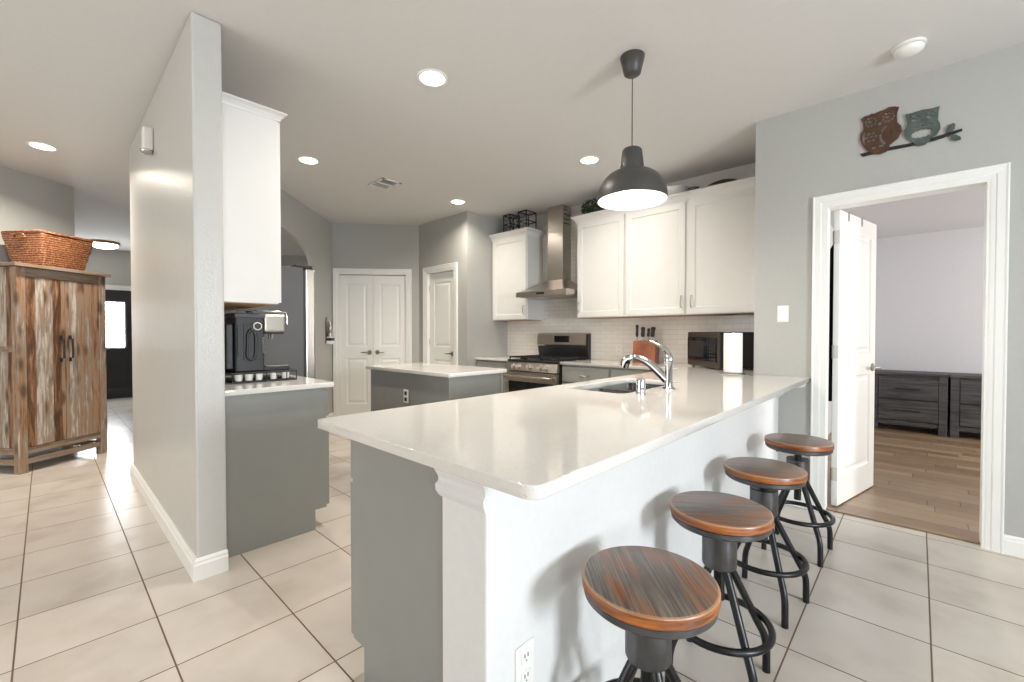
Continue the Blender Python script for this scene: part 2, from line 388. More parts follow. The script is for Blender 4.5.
def plate(name, outlines, thick, bevel=0.0, plane='XY'):
    """flat plate with holes: the first outline is the rim, the rest are holes; returns mesh data"""
    cu = bpy.data.curves.new(name, 'CURVE'); cu.dimensions = '2D'; cu.fill_mode = 'BOTH'
    cu.extrude = thick / 2 - bevel; cu.bevel_depth = bevel; cu.offset = -bevel; cu.bevel_resolution = 2
    for ol in outlines:
        s = cu.splines.new('POLY'); s.points.add(len(ol) - 1); s.use_cyclic_u = True
        for p, q in zip(s.points, ol): p.co = (q[0], q[1], 0, 1)
    o = bpy.data.objects.new(name, cu); C.objects.link(o)
    dg = bpy.context.evaluated_depsgraph_get()
    me = bpy.data.meshes.new_from_object(o.evaluated_get(dg))
    bpy.data.objects.remove(o); bpy.data.curves.remove(cu)
    if plane == 'XZ': me.transform(Matrix.Rotation(PI / 2, 4, 'X'))
    me.materials.clear(); return me
def rounded(x0, y0, x1, y1, r, n=5):
    rs = r if isinstance(r, (list, tuple)) else [r] * 4
    out = []
    for (cx, cyy, a0), rr in zip(((x1, y1, 0), (x0, y1, 90), (x0, y0, 180), (x1, y0, 270)), rs):
        if rr <= 0: out.append((cx, cyy)); continue
        sx = cx - rr if cx == x1 else cx + rr; sy = cyy - rr if cyy == y1 else cyy + rr
        for k in range(n + 1):
            a = math.radians(a0 + 90 * k / n); out.append((sx + rr * math.cos(a), sy + rr * math.sin(a)))
    return out
def ell(cx, cz, rx, rz, n=14, a0=0.0):
    return [(cx + rx * math.cos(2 * PI * k / n) * math.cos(a0) - rz * math.sin(2 * PI * k / n) * math.sin(a0),
             cz + rx * math.cos(2 * PI * k / n) * math.sin(a0) + rz * math.sin(2 * PI * k / n) * math.cos(a0)) for k in range(n)]
def moulded(bm, w_, h, t, rects, steps, back=True):
    """door leaf in its own frame: x 0..w, z 0..h, y 0 (front) .. t; steps = (inset, depth) rings for each panel"""
    def face(yf, sgn):
        xs = sorted({0, w_, *[r[0] for r in rects], *[r[2] for r in rects]}); zs = sorted({0, h, *[r[1] for r in rects], *[r[3] for r in rects]})
        for xa, xb in zip(xs, xs[1:]):
            for za, zb in zip(zs, zs[1:]):
                cx, cz = (xa + xb) / 2, (za + zb) / 2
                if any(r[0] < cx < r[2] and r[1] < cz < r[3] for r in rects): continue
                bm.faces.new([bm.verts.new(p) for p in ((xa, yf, za), (xb, yf, za), (xb, yf, zb), (xa, yf, zb))])
        for r in rects:
            prev = None
            for ins, dep in steps:
                cur = [bm.verts.new(p) for p in ((r[0] + ins, yf + sgn * dep, r[1] + ins), (r[2] - ins, yf + sgn * dep, r[1] + ins), (r[2] - ins, yf + sgn * dep, r[3] - ins), (r[0] + ins, yf + sgn * dep, r[3] - ins))]
                if prev:
                    for i in range(4): bm.faces.new([prev[i], prev[(i + 1) % 4], cur[(i + 1) % 4], cur[i]])
                prev = cur
            bm.faces.new(prev)
    face(0, 1)
    if back: face(t, -1)
    else: bm.faces.new([bm.verts.new(p) for p in ((0, t, 0), (w_, t, 0), (w_, t, h), (0, t, h))])
    for q in (((0, 0, 0), (0, t, 0), (0, t, h), (0, 0, h)), ((w_, 0, 0), (w_, t, 0), (w_, t, h), (w_, 0, h)),
              ((0, 0, 0), (w_, 0, 0), (w_, t, 0), (0, t, 0)), ((0, 0, h), (w_, 0, h), (w_, t, h), (0, t, h))):
        bm.faces.new([bm.verts.new(p) for p in q])
    bmesh.ops.remove_doubles(bm, verts=bm.verts, dist=1e-5); return bm
RAISED = [(0, 0), (0.012, 0.008), (0.030, 0.009), (0.048, 0.002)]
SHAKER = [(0, 0), (0.005, 0.006), (0.010, 0.008)]

# ------------------------------------------------------------------ main dimensions
ZC = 2.79                      # ceiling
YO = 3.62                      # owl wall, kitchen side
YR = 4.46                      # range wall
XR = 3.60                      # right wall
YB = -3.50                     # wall behind the camera
ZT = 0.914; ZU = 0.884         # worktop top and underside
COR = Vector((-6.115, 2.797))  # corner between the arch wall and the double-door wall
YP = 3.70; XP = -4.245          # pantry front wall, its outside corner

def struct(name, bm, mat, label, cat='wall', parent=None, smooth=None):
    o = obj(name, bm, mat, parent, smooth)
    if parent is None: tag(o, label, cat, kind='structure')
    return o
# floor and ceiling
struct('floor', bx(-12.0, YB - .15, -0.10, XR + .6, YO + 0.075, 0.0), 'tile', 'beige ceramic tile floor with brown grout lines throughout the kitchen', 'floor')
struct('floor_kitchen', bx(-12.0, YO + 0.075, -0.10, -0.90, 6.2, 0.0), 'tile', 'strip of tile floor under the range cabinets', 'floor')
struct('floor_bedroom', bx(-0.90, YO + 0.075, -0.10, 4.2, 8.2, 0.002), 'planks', 'brown wood plank floor of the bedroom beyond the doorway', 'floor')
struct('ceiling', bx(-12.0, YB - .15, ZC, XR + .6, YO + .12, ZC + .1), 'ceiling', 'smooth pale ceiling over the kitchen and hall', 'ceiling')
struct('ceiling_kitchen', bx(-12.0, YO + .12, ZC, -0.90, 6.2, ZC + .1), 'ceiling', 'strip of ceiling above the range wall', 'ceiling')
struct('ceiling_bedroom', bx(-0.90, YO + .12, 2.52, 4.2, 8.2, 2.62), 'bedroom_wall', 'pale grey bedroom ceiling seen through the doorway', 'ceiling')
# owl wall with the doorway
DX0, DX1, DZ = -0.470, 0.288, 2.085
struct('wall_right', prism(B(), [(-0.90, YO, 0), (DX0, YO, 0), (DX0, YO, DZ), (DX1, YO, DZ), (DX1, YO, 0), (XR, YO, 0), (XR, YO, ZC), (-0.90, YO, ZC)], (0, .12, 0)), 'wall', 'grey wall with the open doorway and the metal owls')
struct('wall_kitchen_end', bx(-0.90, YO + .12, 0, -0.78, YR + .12, ZC), 'wall', 'short grey return wall at the right end of the range cabinets')
struct('wall_kitchen', bx(-4.365, YR, 0, -0.90, YR + .12, ZC), 'wall_cream_lit', 'painted wall behind the range and white upper cabinets')
struct('wall_pantry_side', bx(XP - .12, YP + .12, 0, XP, YR, ZC), 'wall', 'side wall of the pantry next to the left upper cabinet')
# pantry front wall with opening for door_3
P0, P1 = -5.30, XP
sdx0, sdx1 = -5.105, -4.50
struct('wall_pantry', prism(B(), [(P0, YP, 0), (sdx0, YP, 0), (sdx0, YP, DZ), (sdx1, YP, DZ), (sdx1, YP, 0), (P1, YP, 0), (P1, YP, ZC), (P0, YP, ZC)], (0, .12, 0)), 'wall', 'grey pantry wall with the narrow single door')
# double-door wall (45 degrees)
D2 = Vector((1, -1)).normalized()
D1 = (Vector((P0, YP)) - COR).normalized(); N1 = Vector((D1.y, -D1.x)); NA = Vector((1, 1)).normalized()
def dd(s, z, d=0.0): p = COR + D1 * s - N1 * d; return (p.x, p.y, z)
LDD = (Vector((P0, YP)) - COR).length
a0, a1 = 0.080, 1.045
struct('wall_back', prism(B(), [dd(0, 0), dd(a0, 0), dd(a0, DZ), dd(a1, DZ), dd(a1, 0), dd(LDD, 0), dd(LDD, ZC), dd(0, ZC)], (-N1.x * .12, -N1.y * .12, 0)), 'wall', 'angled grey wall holding the white double doors')
# arch wall: s measured from COR along D2
def aw(s, z, d=0.0): p = COR + D2 * s - NA * d; return (p.x, p.y, z)
AC, AR, AZ, AH = 1.500, 0.84, 2.09, 0.295
arc = [aw(AC - AR * math.cos(t), AZ + AH * math.sin(t)) for t in [PI * k / 28 for k in range(29)]]
struct('wall_arch', prism(B(), [aw(0, 0), aw(AC - AR, 0)] + arc + [aw(AC + AR, 1.95), aw(2.98, 1.95), aw(2.98, ZC), aw(0, ZC)], (-NA.x * .06, -NA.y * .06, 0)), 'wall', 'angled grey wall with the arched opening behind the refrigerator')
struct('wall_fridge_end', bx(-4.51, .628, 0, -4.455, 1.13, ZC), 'wall', 'short wall closing the refrigerator alcove')
# passage beyond the arch
struct('wall_passage', prism(B(), [(-10.3, 2.3, 0), (-8.4, 4.2, 0), (-8.4, 4.2, ZC), (-10.3, 2.3, ZC)], (-.08, .08, 0)), 'wall', 'far passage wall seen through the arch')
# pillar wall (peninsula of wall on the left)
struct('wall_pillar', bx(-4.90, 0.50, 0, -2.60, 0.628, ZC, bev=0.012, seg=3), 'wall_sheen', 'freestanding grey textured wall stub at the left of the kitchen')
# hall and diagonal living wall
ul = Vector((-0.588, 0.809)); LW = Vector((-6.64, 0.225))
q = LW - ul * 4.62
struct('wall_left', prism(B(), [(LW.x, LW.y, 0), (q.x, q.y, 0), (q.x, q.y, ZC), (LW.x, LW.y, ZC)], (-.10, -.07, 0)), 'wall', 'angled grey wall behind the rustic cabinet')
struct('wall_hall_side', bx(-11.1, 0.10, 0, -6.66, 0.215, ZC), 'wall', 'left side wall of the entry hall')
FD0, FD1 = 0.255, 1.165
struct('wall_hall', prism(B(), [(-11.0, .1, 0), (-11.0, FD0, 0), (-11.0, FD0, 2.06), (-11.0, FD1, 2.06), (-11.0, FD1, 0), (-11.0, 6.0, 0), (-11.0, 6.0, ZC), (-11.0, .1, ZC)], (-.12, 0, 0)), 'wall', 'far hall wall around the dark front door')
# outer shell behind the camera
struct('wall_camera_side', prism(B(), [(-4.2, YB, 0), (-4.0, YB, 0), (-4.0, YB, 2.5), (-1.2, YB, 2.5), (-1.2, YB, 0), (XR, YB, 0), (XR, YB, ZC), (-4.2, YB, ZC)], (0, -.12, 0)), 'wall', 'wall behind the camera with an opening for the added glass door')
ws = B()
for y0, y1, z0, z1 in ((YB, -2.2, 0, ZC), (-1.0, 0.55, 0, ZC), (-2.2, -1.0, 0, 0.95), (-2.2, -1.0, 2.05, ZC), (1.45, YO, 0, ZC), (0.55, 1.45, 0, 0.95), (0.55, 1.45, 2.05, ZC)): box(ws, XR, y0, z0, XR + .12, y1, z1)
struct('wall_window_side', ws, 'wall', 'wall to the right of the camera with a window')
wb = B()
for y0, y1, z0, z1 in ((YO + .12, 5.0, 0, 2.62), (6.8, 8.1, 0, 2.62), (5.0, 6.8, 0, 0.75), (5.0, 6.8, 2.15, 2.62)): box(wb, 4.0, y0, z0, 4.12, y1, z1)
struct('wall_bedroom_window_side', wb, 'bedroom_wall', 'bedroom wall with the window')
struct('wall_bedroom', bx(-0.9, 7.76, 0, 4.1, 7.88, 2.62), 'bedroom_wall', 'pale far wall of the bedroom above the dressers')
struct('wall_bedroom_left', bx(-0.9, YR + .12, 0, -0.78, 7.88, 2.62), 'bedroom_wall', 'left wall of the bedroom behind the open door')
struct('wall_bedroom_near', bx(XR, YO + .12, 0, 4.12, YO + .14, 2.62), 'bedroom_wall', 'near wall of the bedroom')
struct('wall_passage_end', bx(-11.0, 6.0, 0, -0.9, 6.12, ZC), 'wall', 'outer wall behind the pantry')
# windows right of the camera, the added rear glass door, the bedroom window
def window(name, x, y0, y1, z0, z1, label, axis='x'):
    t = thing(name, label, 'window', kind='structure')
    f = B(); g = B()
    if axis == 'x':
        for a, b, c, d in ((y0, y0 + .05, z0, z1), (y1 - .05, y1, z0, z1), (y0, y1, z0, z0 + .05), (y0, y1, z1 - .05, z1), (y0, y1, (z0 + z1) / 2 - .02, (z0 + z1) / 2 + .02)): box(f, x + .02, a, c, x + .08, b, d)
        box(g, x + .045, y0, z0, x + .051, y1, z1)
    else:
        for a, b, c, d in ((y0, y0 + .06, z0, z1), (y1 - .06, y1, z0, z1), (y0, y1, z0, z0 + .06), (y0, y1, z1 - .06, z1), ((y0 + y1) / 2 - .03, (y0 + y1) / 2 + .03, z0, z1)): box(f, a, x - .08, c, b, x - .02, d)
        box(g, y0, x - .051, z0, y1, x - .045, z1)
    obj('window_frame', f, 'trim', t); obj('pane', g, 'glass', t)
window('window_1', XR, 0.55, 1.45, 0.95, 2.05, 'window to the right of the camera')
window('window_4', XR, -2.2, -1.0, 0.95, 2.05, 'second window to the right of the camera')
window('window_2_added', YB, -4.0, -1.2, 0.0, 2.5, 'added unseen glass door behind the camera, a source of fill light', 'y')  # unseen, added to carry the fill light from behind
window('window_3', 4.0, 5.0, 6.8, 0.75, 2.15, 'bedroom window out of the doorway view')

# ------------------------------------------------------------------ casings and baseboards
def casing_rects(s0, s1, zt, wd=0.085):
    return ((s0 - wd, s0, 0, zt), (s1, s1 + wd, 0, zt), (s0 - wd, s1 + wd, zt, zt + wd))
def casing(name, f, s0, s1, zt, label, wd=0.085, jamb=0.12, stop=True):
    """f(s, z, d): point on the wall face, d = distance out of the wall"""
    bm = B()
    # profile across the trim: distance from opening edge, projection
    prof = [(0.0, 0.0), (0.0, 0.010), (0.018, 0.012), (0.024, 0.016), (0.055, 0.018), (0.062, 0.022), (wd - .004, 0.022), (wd, 0.016), (wd, 0.0)]
    path = [(s0, 0, -1, 0), (s0, zt, -1, 1), (s1, zt, 1, 1), (s1, 0, 1, 0)]
    rows = []
    for s, z, ds, dz in path:
        rows.append([bm.verts.new(f(s + ds * o_, z + dz * o_, p_)) for o_, p_ in prof])
    for a, b in zip(rows, rows[1:]):
        for i in range(len(prof) - 1): bm.faces.new([a[i], a[i + 1], b[i + 1], b[i]])
    for r in (rows[0], rows[-1]): bm.faces.new(r)
    # jamb lining
    zj = zt - .0141
    for (sa, za, sb, zb) in ((s0, 0, s0, zj), (s1, 0, s1, zj)):
        t = 0.014 if sa == s0 else -0.014
        prism(bm, [f(sa, 0, 0.008), f(sa + t, 0, 0.008), f(sa + t, zj, 0.008), f(sa, zj, 0.008)], Vector(f(0, 0, -jamb)) - Vector(f(0, 0, 0)))
    prism(bm, [f(s0, zt - .014, 0.008), f(s1, zt - .014, 0.008), f(s1, zt, 0.008), f(s0, zt, 0.008)], Vector(f(0, 0, -jamb)) - Vector(f(0, 0, 0)))
    return struct(name, bm, 'trim', label, 'door trim')
fo = lambda s, z, d: (s, YO - d, z)
casing('trim_1', fo, DX0, DX1, DZ, 'white casing around the open bedroom doorway', wd=0.07)
fp = lambda s, z, d: (s, YP - d, z)
casing('trim_2', fp, sdx0, sdx1, DZ, 'white casing around the narrow pantry door', wd=0.075)
fd = lambda s, z, d: dd(s, z, -d)
casing('trim_3', fd, a0, a1, DZ, 'white casing around the double doors', wd=0.07)
ff = lambda s, z, d: (-11.0 + d, s, z)
casing('trim_4', ff, FD0, FD1, 2.06, 'white casing around the dark front door', wd=0.07)

def baseboard(name, pts, label, h=0.105, t=0.016, side=1):
    """follows a floor polyline; profile steps in near the top"""
    bm = B(); P = [Vector(p) for p in pts]
    prof = [(0, 0), (t, 0), (t, h * .72), (t * .72, h * .80), (t * .72, h * .90), (t * .3, h), (0, h)]
    rows = []
    for i, p in enumerate(P):
        dirs = []
        if i > 0: dirs.append((p - P[i - 1]).normalized())
        if i < len(P) - 1: dirs.append((P[i + 1] - p).normalized())
        ns = [Vector((d.y, -d.x)) * side for d in dirs]
        n = ns[0] if len(ns) == 1 else (ns[0] + ns[1]) / (1 + ns[0].dot(ns[1]))
        rows.append([bm.verts.new((p.x + n.x * o_, p.y + n.y * o_, z)) for o_, z in prof])
    for a, b in zip(rows, rows[1:]):
        for k in range(len(prof)):
            l = (k + 1) % len(prof); bm.faces.new([a[k], a[l], b[l], b[k]])
    bm.faces.new(rows[0]); bm.faces.new(rows[-1][::-1])
    return struct(name, bm, 'trim', label, 'baseboard')
baseboard('baseboard_pillar', [(-4.90, 0.628), (-4.90, 0.50), (-2.60, 0.50), (-2.60, 0.628)], 'white baseboard wrapping the freestanding wall stub', t=0.02, side=1)
baseboard('baseboard_right', [(DX1 + .07, YO), (XR, YO)], 'white baseboard right of the bedroom doorway', side=1)
baseboard('baseboard_owl', [(-0.735, YO), (DX0 - .07, YO)], 'short white baseboard under the counter end', side=1)
baseboard('baseboard_pantry', [(P0 + .02, YP), (sdx0 - .075, YP)], 'white baseboard left of the pantry door', side=1)
baseboard('baseboard_pantry_side', [(sdx1 + .075, YP), (XP, YP), (XP, 3.83)], 'white baseboard at the pantry corner', side=1)
baseboard('baseboard_arch', [aw(AC - AR, 0)[:2], aw(0.02, 0)[:2]], 'white baseboard under the arch wall', side=1)
baseboard('baseboard_left', [(q.x, q.y), (LW.x, LW.y)], 'white baseboard behind the rustic cabinet', side=1)
baseboard('baseboard_bedroom', [(-0.78, 7.76), (4.0, 7.76)], 'white baseboard along the bedroom far wall', side=1)
struct('trim_5', bx(DX0 + .014, YO + .045, 0.0, DX1 - .014, YO + .105, 0.010, bev=.004), 'planks', 'wooden threshold strip in the bedroom doorway', 'threshold')
# the pantry and closet behind the shut doors stay dark and closed
struct('wall_closet_back', prism(B(), [dd(a0 - .1, 0, .5), dd(a1 + .1, 0, .5), dd(a1 + .1, ZC, .5), dd(a0 - .1, ZC, .5)], (-.05, .05, 0)), 'wall', 'closet wall behind the double doors')

# ------------------------------------------------------------------ doors
def lever(parent, p, n, along, length=0.105, mat='bronze', part='handle'):
    """rosette and lever; p on the door face, n outward, along = lever direction"""
    p = Vector(p); n = Vector(n); al = Vector(along); bm = B()
    cyl(bm, p, p + n * .012, .032, .028, 24); cyl(bm, p + n * .01, p + n * .045, .011, .010, 14)
    tube(bm, smooth_path([p + n * .045, p + n * .052 + al * .02, p + n * .05 + al * (length * .6), p + n * .044 + al * length]), [.010] * 6 + [.009] * 6 + [.008] * 7, 12)
    return obj(part, bm, mat, parent, 40)
def door_leaf(name, loc, rz, w_, h, label, rects, hand_x, hand_dir, both=False, kind='structure', mat='trim'):
    t = thing(name, label, 'door', loc, rz, kind=kind)
    obj('panel', moulded(B(), w_, h, .035, rects, RAISED), mat, t)
    if hand_x is not None:
        lever(t, (hand_x, 0, 0.945), (0, -1, 0), (hand_dir, 0, 0))
        if both: lever(t, (hand_x, .035, 0.945), (0, 1, 0), (hand_dir, 0, 0))
    return t
def two_panel(w_, st=0.10): return [(st, .20, w_ - st, .86), (st, 1.03, w_ - st, 1.93)]
wl_ = (a1 - a0 - .028 - .006) / 2
pp = dd(a0 + .0155, 0.008, .03); door_leaf('door_1', (pp[0], pp[1], .008), math.atan2(D1.y, D1.x), wl_, 2.055, 'left leaf of the white double doors', two_panel(wl_, .085), wl_ - .055, -1)
pp = dd(a0 + .0155 + wl_ + .003, 0, .03); door_leaf('door_2', (pp[0], pp[1], .008), math.atan2(D1.y, D1.x), wl_, 2.055, 'right leaf of the white double doors', two_panel(wl_, .085), .055, 1)
ws3 = sdx1 - sdx0 - .034
d3 = door_leaf('door_3', (sdx0 + .017, YP + .035, .008), 0, ws3, 2.055, 'narrow white two-panel pantry door with lever', two_panel(ws3, .10), ws3 - .06, -1)
hb = B()
for z in (0.25, 1.10, 1.85): cyl(hb, (-.004, -.004, z - .045), (-.004, -.004, z + .045), .006, None, 10)
obj('hinge', hb, 'nickel', d3)
# bedroom door, standing open into the bedroom
DW = 0.735
ang = math.atan2(.9775, .211)
d4 = thing('door_4', 'open white two-panel bedroom door swung into the bedroom', 'door', (-0.405, 3.765, .012), ang, kind='structure')
pb = moulded(B(), DW, 2.065, .035, [(.11, .20, DW - .11, .90), (.11, 1.06, DW - .11, 1.94)], RAISED)
obj('panel', pb, 'trim', d4)
lever(d4, (DW - .06, 0, 0.945), (0, -1, 0), (-1, 0, 0), mat='nickel'); lever(d4, (DW - .06, .035, 0.945), (0, 1, 0), (-1, 0, 0), mat='nickel')
hb = B()
for z in (0.22, 1.08, 1.88): box(hb, -.004, .001, z - .045, 0.0, .034, z + .045); cyl(hb, (-.006, .034, z - .045), (-.006, .034, z + .045), .006, None, 10)
obj('hinge', hb, 'nickel', d4)
for k, xx in enumerate((0.16, 0.42)):
    h_ = B(); box(h_, xx - .012, -.002, 2.07 - .05, xx + .012, 0.0, 2.082); box(h_, xx - .012, -.002, 2.079, xx + .012, .039, 2.081); box(h_, xx - .012, .037, 1.97, xx + .012, .039, 2.081)
    o = obj('door_hook', h_, 'bronze'); o.location = (-0.405, 3.765, .0); o.rotation_euler = (0, 0, ang)
    tag(o, ['small metal hook over the top of the bedroom door, nearer the hinges', 'small metal hook over the top of the bedroom door, farther from the hinges'][k], 'hook', 'hooks over the bedroom door')
gm = B()
N = 15
rows = []
for j, z in enumerate([0.74, 0.95, 1.2, 1.45, 1.65, 1.80, 1.88]):
    hw = [.19, .18, .165, .155, .15, .13, .03][j]
    rows.append([gm.verts.new((0.155 + hw * (2 * i / N - 1), .058 + .018 * math.sin(i * 1.9 + j * .3), z)) for i in range(N + 1)])
for a, b in zip(rows, rows[1:]):
    for i in range(N): gm.faces.new([a[i], a[i + 1], b[i + 1], b[i]])
bmesh.ops.solidify(gm, geom=list(gm.faces), thickness=.014)
o = obj('hanging_garment', gm, 'cloth_black', None, 60); o.location = (-0.405, 3.765, 0); o.rotation_euler = (0, 0, ang)
tag(o, 'black garment hanging behind the open bedroom door, seen through the hinge gap', 'garment')
# front door
d5 = thing('door_5', 'dark front door with a bright leaded glass light at the end of the hall', 'door', (-11.0, FD0 + .016, .01), PI / 2, kind='structure')
fdw = FD1 - FD0 - .032
obj('panel', moulded(B(), fdw, 2.03, .045, [(.10, .17, fdw - .10, .72), (.10, .93, fdw - .10, 1.83)], [(0, 0), (.012, .006), (.02, .010)]), 'door_dark', d5)
gp = bx(.13, -.004, .96, fdw - .13, -.0005, 1.80)
gl = obj('glass_light', gp, 'day_glass', d5)
cm = B()
for k in range(1, 4): box(cm, .13 + (fdw - .26) * k / 4 - .003, -.007, .96, .13 + (fdw - .26) * k / 4 + .003, -.004, 1.80)
for k in range(1, 5): box(cm, .13, -.007, .96 + .84 * k / 5 - .003, fdw - .13, -.004, .96 + .84 * k / 5 + .003)
tube(cm, [(fdw / 2 + .13 * math.cos(t), -.006, 1.38 + .24 * math.sin(t)) for t in [2 * PI * k / 24 for k in range(24)]], .004, 6, True)
obj('caming', cm, 'nickel', gl)
lever(d5, (.07, 0, .95), (0, -1, 0), (1, 0, 0))

# ------------------------------------------------------------------ cabinets
def pull(bm, x, y, z, axis, L=0.10, out=.028):
    """bar pull standing out toward -y"""
    d = Vector((0, 0, 1)) if axis == 'z' else Vector((1, 0, 0)); p = Vector((x, y, z))
    a, b = p - d * L / 2, p + d * L / 2; o_ = Vector((0, -out, 0))
    tube(bm, smooth_path([a, a + o_ * .75 + d * .006, a + o_ + d * .025, b + o_ - d * .025, b + o_ * .75 - d * .006, b]), .005, 8)
    return bm
def upper(name, loc, w_, d, h, doors, label, rz=0.0, crown_ends=(1, 1), handle='nickel', cs=1.0):
    """origin at the back left bottom; front faces -y at -d; doors = list of (x0, x1, handle side)"""
    t = thing(name, label, 'cabinet', loc, rz)
    f = .018
    obj('body', bx(0, -d, 0, w_, 0, h, bev=.002), 'cab_white', t)
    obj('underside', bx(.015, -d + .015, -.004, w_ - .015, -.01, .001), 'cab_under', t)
    for x0, x1, hs in doors:
        bm = moulded(B(), x1 - x0, h - .022, .018, [(.058, .058, x1 - x0 - .058, h - .08)], SHAKER, back=False)
        bmesh.ops.translate(bm, verts=bm.verts, vec=(x0, -d - .018, .010)); o = obj('door', bm, 'cab_white', t)
        hx = x0 + .028 if hs < 0 else x1 - .028
        obj('handle', pull(B(), hx, -d - .018, .125, 'z', .11), handle, o, 40)
    # crown moulding
    prof = [(0, 0), (.006, 0), (.010, .018), (.028, .045), (.048, .060), (.055, .064), (.055, .078), (0, .078)]
    prof = [(a_ * cs, b_ * cs) for a_, b_ in prof]
    bm = B()
    e0, e1 = crown_ends
    pts = ([(0, 0, -1, 0)] if e0 else []) + [(0, -d - .012, -1 if e0 else 0, -1), (w_, -d - .012, 1 if e1 else 0, -1)] + ([(w_, 0, 1, 0)] if e1 else [])
    rows = [[bm.verts.new((x + nx * o_, y + ny * o_, h - .012 + z)) for o_, z in prof] for x, y, nx, ny in pts]
    for a, b in zip(rows, rows[1:]):
        for k in range(len(prof)):
            l = (k + 1) % len(prof); bm.faces.new([a[k], a[l], b[l], b[k]])
    bm.faces.new(rows[0]); bm.faces.new(rows[-1][::-1])
    box(bm, 0, -d - .012, h, w_, 0, h - .012 + .078 * cs)
    obj('crown', bm, 'cab_white', t)
    return t
ZB = 1.40; UH = 1.08
upper('wall_cabinet', (-4.243, YR - .002, ZB), 0.633, .302, UH, [(.02, .618, 1)], 'white single-door upper cabinet left of the range hood', crown_ends=(0, 1))
upper('wall_cabinet', (-2.852, YR - .002, ZB), 0.598, .302, UH, [(.008, .588, -1)], 'white single-door upper cabinet just right of the range hood', crown_ends=(1, 0))
upper('wall_cabinet', (-2.252, YR - .002, ZB), 1.350, .302, UH, [(.012, .628, 1), (.664, 1.290, -1)], 'white two-door upper cabinet above the knife block and microwave', crown_ends=(0, 0))
# coffee corner upper: front faces +y, so rotated half a turn
upper('wall_cabinet', (-2.728, 0.630, 1.39), 0.92, .299, 1.07, [(.01, .455, 1), (.465, .91, -1)], 'tall white upper cabinet mounted above the espresso machine', rz=PI, crown_ends=(1, 0), cs=.6)

def base(name, loc, w_, d, label, fronts, rz=0.0, toe=.075, th=.125, top=ZU, rails=None):
    """base cabinet, back left floor corner at loc, front toward -y; fronts: list of (kind, x0, x1, z0, z1, handle)"""
    t = thing(name, label, 'cabinet', loc, rz)
    bm = prism(B(), [(0, 0, 0), (0, -d + toe, 0), (0, -d + toe, th), (0, -d, th), (0, -d, top), (0, 0, top)], (w_, 0, 0))
    if rails:
        for xa, xb in rails: box(bm, xa, -d, top, xb, 0, ZU)
        box(bm, rails[0][1], -d, top, rails[1][0], -d + .02, ZU); box(bm, rails[0][1], -.02, top, rails[1][0], 0, ZU)
    obj('body', bm, 'cab_grey', t)
    for kind, x0, x1, z0, z1, hd in fronts:
        if kind == 'door':
            bm = moulded(B(), x1 - x0, z1 - z0, .018, [(.055, .055, x1 - x0 - .055, z1 - z0 - .055)], SHAKER, back=False)
        else:
            bm = bx(0, 0, 0, x1 - x0, .018, z1 - z0, bev=.003)
        bmesh.ops.translate(bm, verts=bm.verts, vec=(x0, -d - .018, z0)); o = obj(kind, bm, 'cab_grey', t)
        if hd == 'h': obj('handle', pull(B(), (x0 + x1) / 2, -d - .018, (z0 + z1) / 2, 'x', .11), 'nickel', o, 40)
        elif hd: obj('handle', pull(B(), x0 + .03 if hd == 'l' else x1 - .03, -d - .018, z1 - .09, 'z', .11), 'nickel', o, 40)
    return t
dz0, dz1 = .70, .862
base('base_cabinet', (-4.240, YR - .01, 0), .612, .59, 'grey base cabinet between the pantry wall and the range', [('drawer', .01, .602, dz0, dz1, 'h'), ('door', .01, .602, .14, .685, 'r')])
base('base_cabinet', (-2.852, YR - .01, 0), .60, .59, 'grey base cabinet with a wide drawer right of the range', [('drawer', .012, .588, dz0, dz1, 'h'), ('door', .012, .588, .14, .685, 'r')])
base('base_cabinet', (-2.248, YR - .01, 0), .76, .59, 'grey base cabinet in the corner behind the sink counter', [('drawer', .012, .70, dz0, dz1, 'h'), ('door', .012, .70, .14, .685, 'l')])
# coffee counter run (front faces +y)
base('base_cabinet', (-2.725, 0.630, 0), .93, .570, 'grey base cabinet under the espresso machine', [('drawer', .0, .458, dz0, dz1, 'h'), ('drawer', .468, .918, dz0, dz1, 'h'), ('door', .0, .458, .14, .685, 'r'), ('door', .468, .918, .14, .685, 'l')], rz=PI, toe=.07)
# peninsula run: back on the pony wall, front faces -x
def run(y_near, y_far, label, fronts, **k):
    L = y_far - y_near       # local x counts from the far end toward the camera
    base('peninsula_cabinet', (-0.926, y_far, 0), L, .539, label, [(k_, L - b_, L - a_, c_, d_, h_) for k_, a_, b_, c_, d_, h_ in fronts], rz=-PI / 2, th=.13, **k)
run(.74, 1.915, 'grey base cabinet at the near end of the peninsula, under the counter corner', [('drawer', 0, .58, dz0, dz1, ''), ('door', 0, .58, .14, .685, ''), ('drawer', .59, 1.165, dz0, dz1, 'h'), ('door', .59, 1.165, .14, .685, 'l')])
run(1.918, 2.782, 'grey sink base cabinet under the double sink', [('drawer', .01, .85, dz0, dz1, ''), ('door', .01, .425, .14, .685, 'r'), ('door', .435, .85, .14, .685, 'l')], top=.64, rails=((0, .04), (.83, .864)))
run(2.785, 3.82, 'grey base cabinet between the sink and the range corner', [('drawer', .01, .50, dz0, dz1, 'h'), ('door', .01, .50, .14, .685, 'l')])
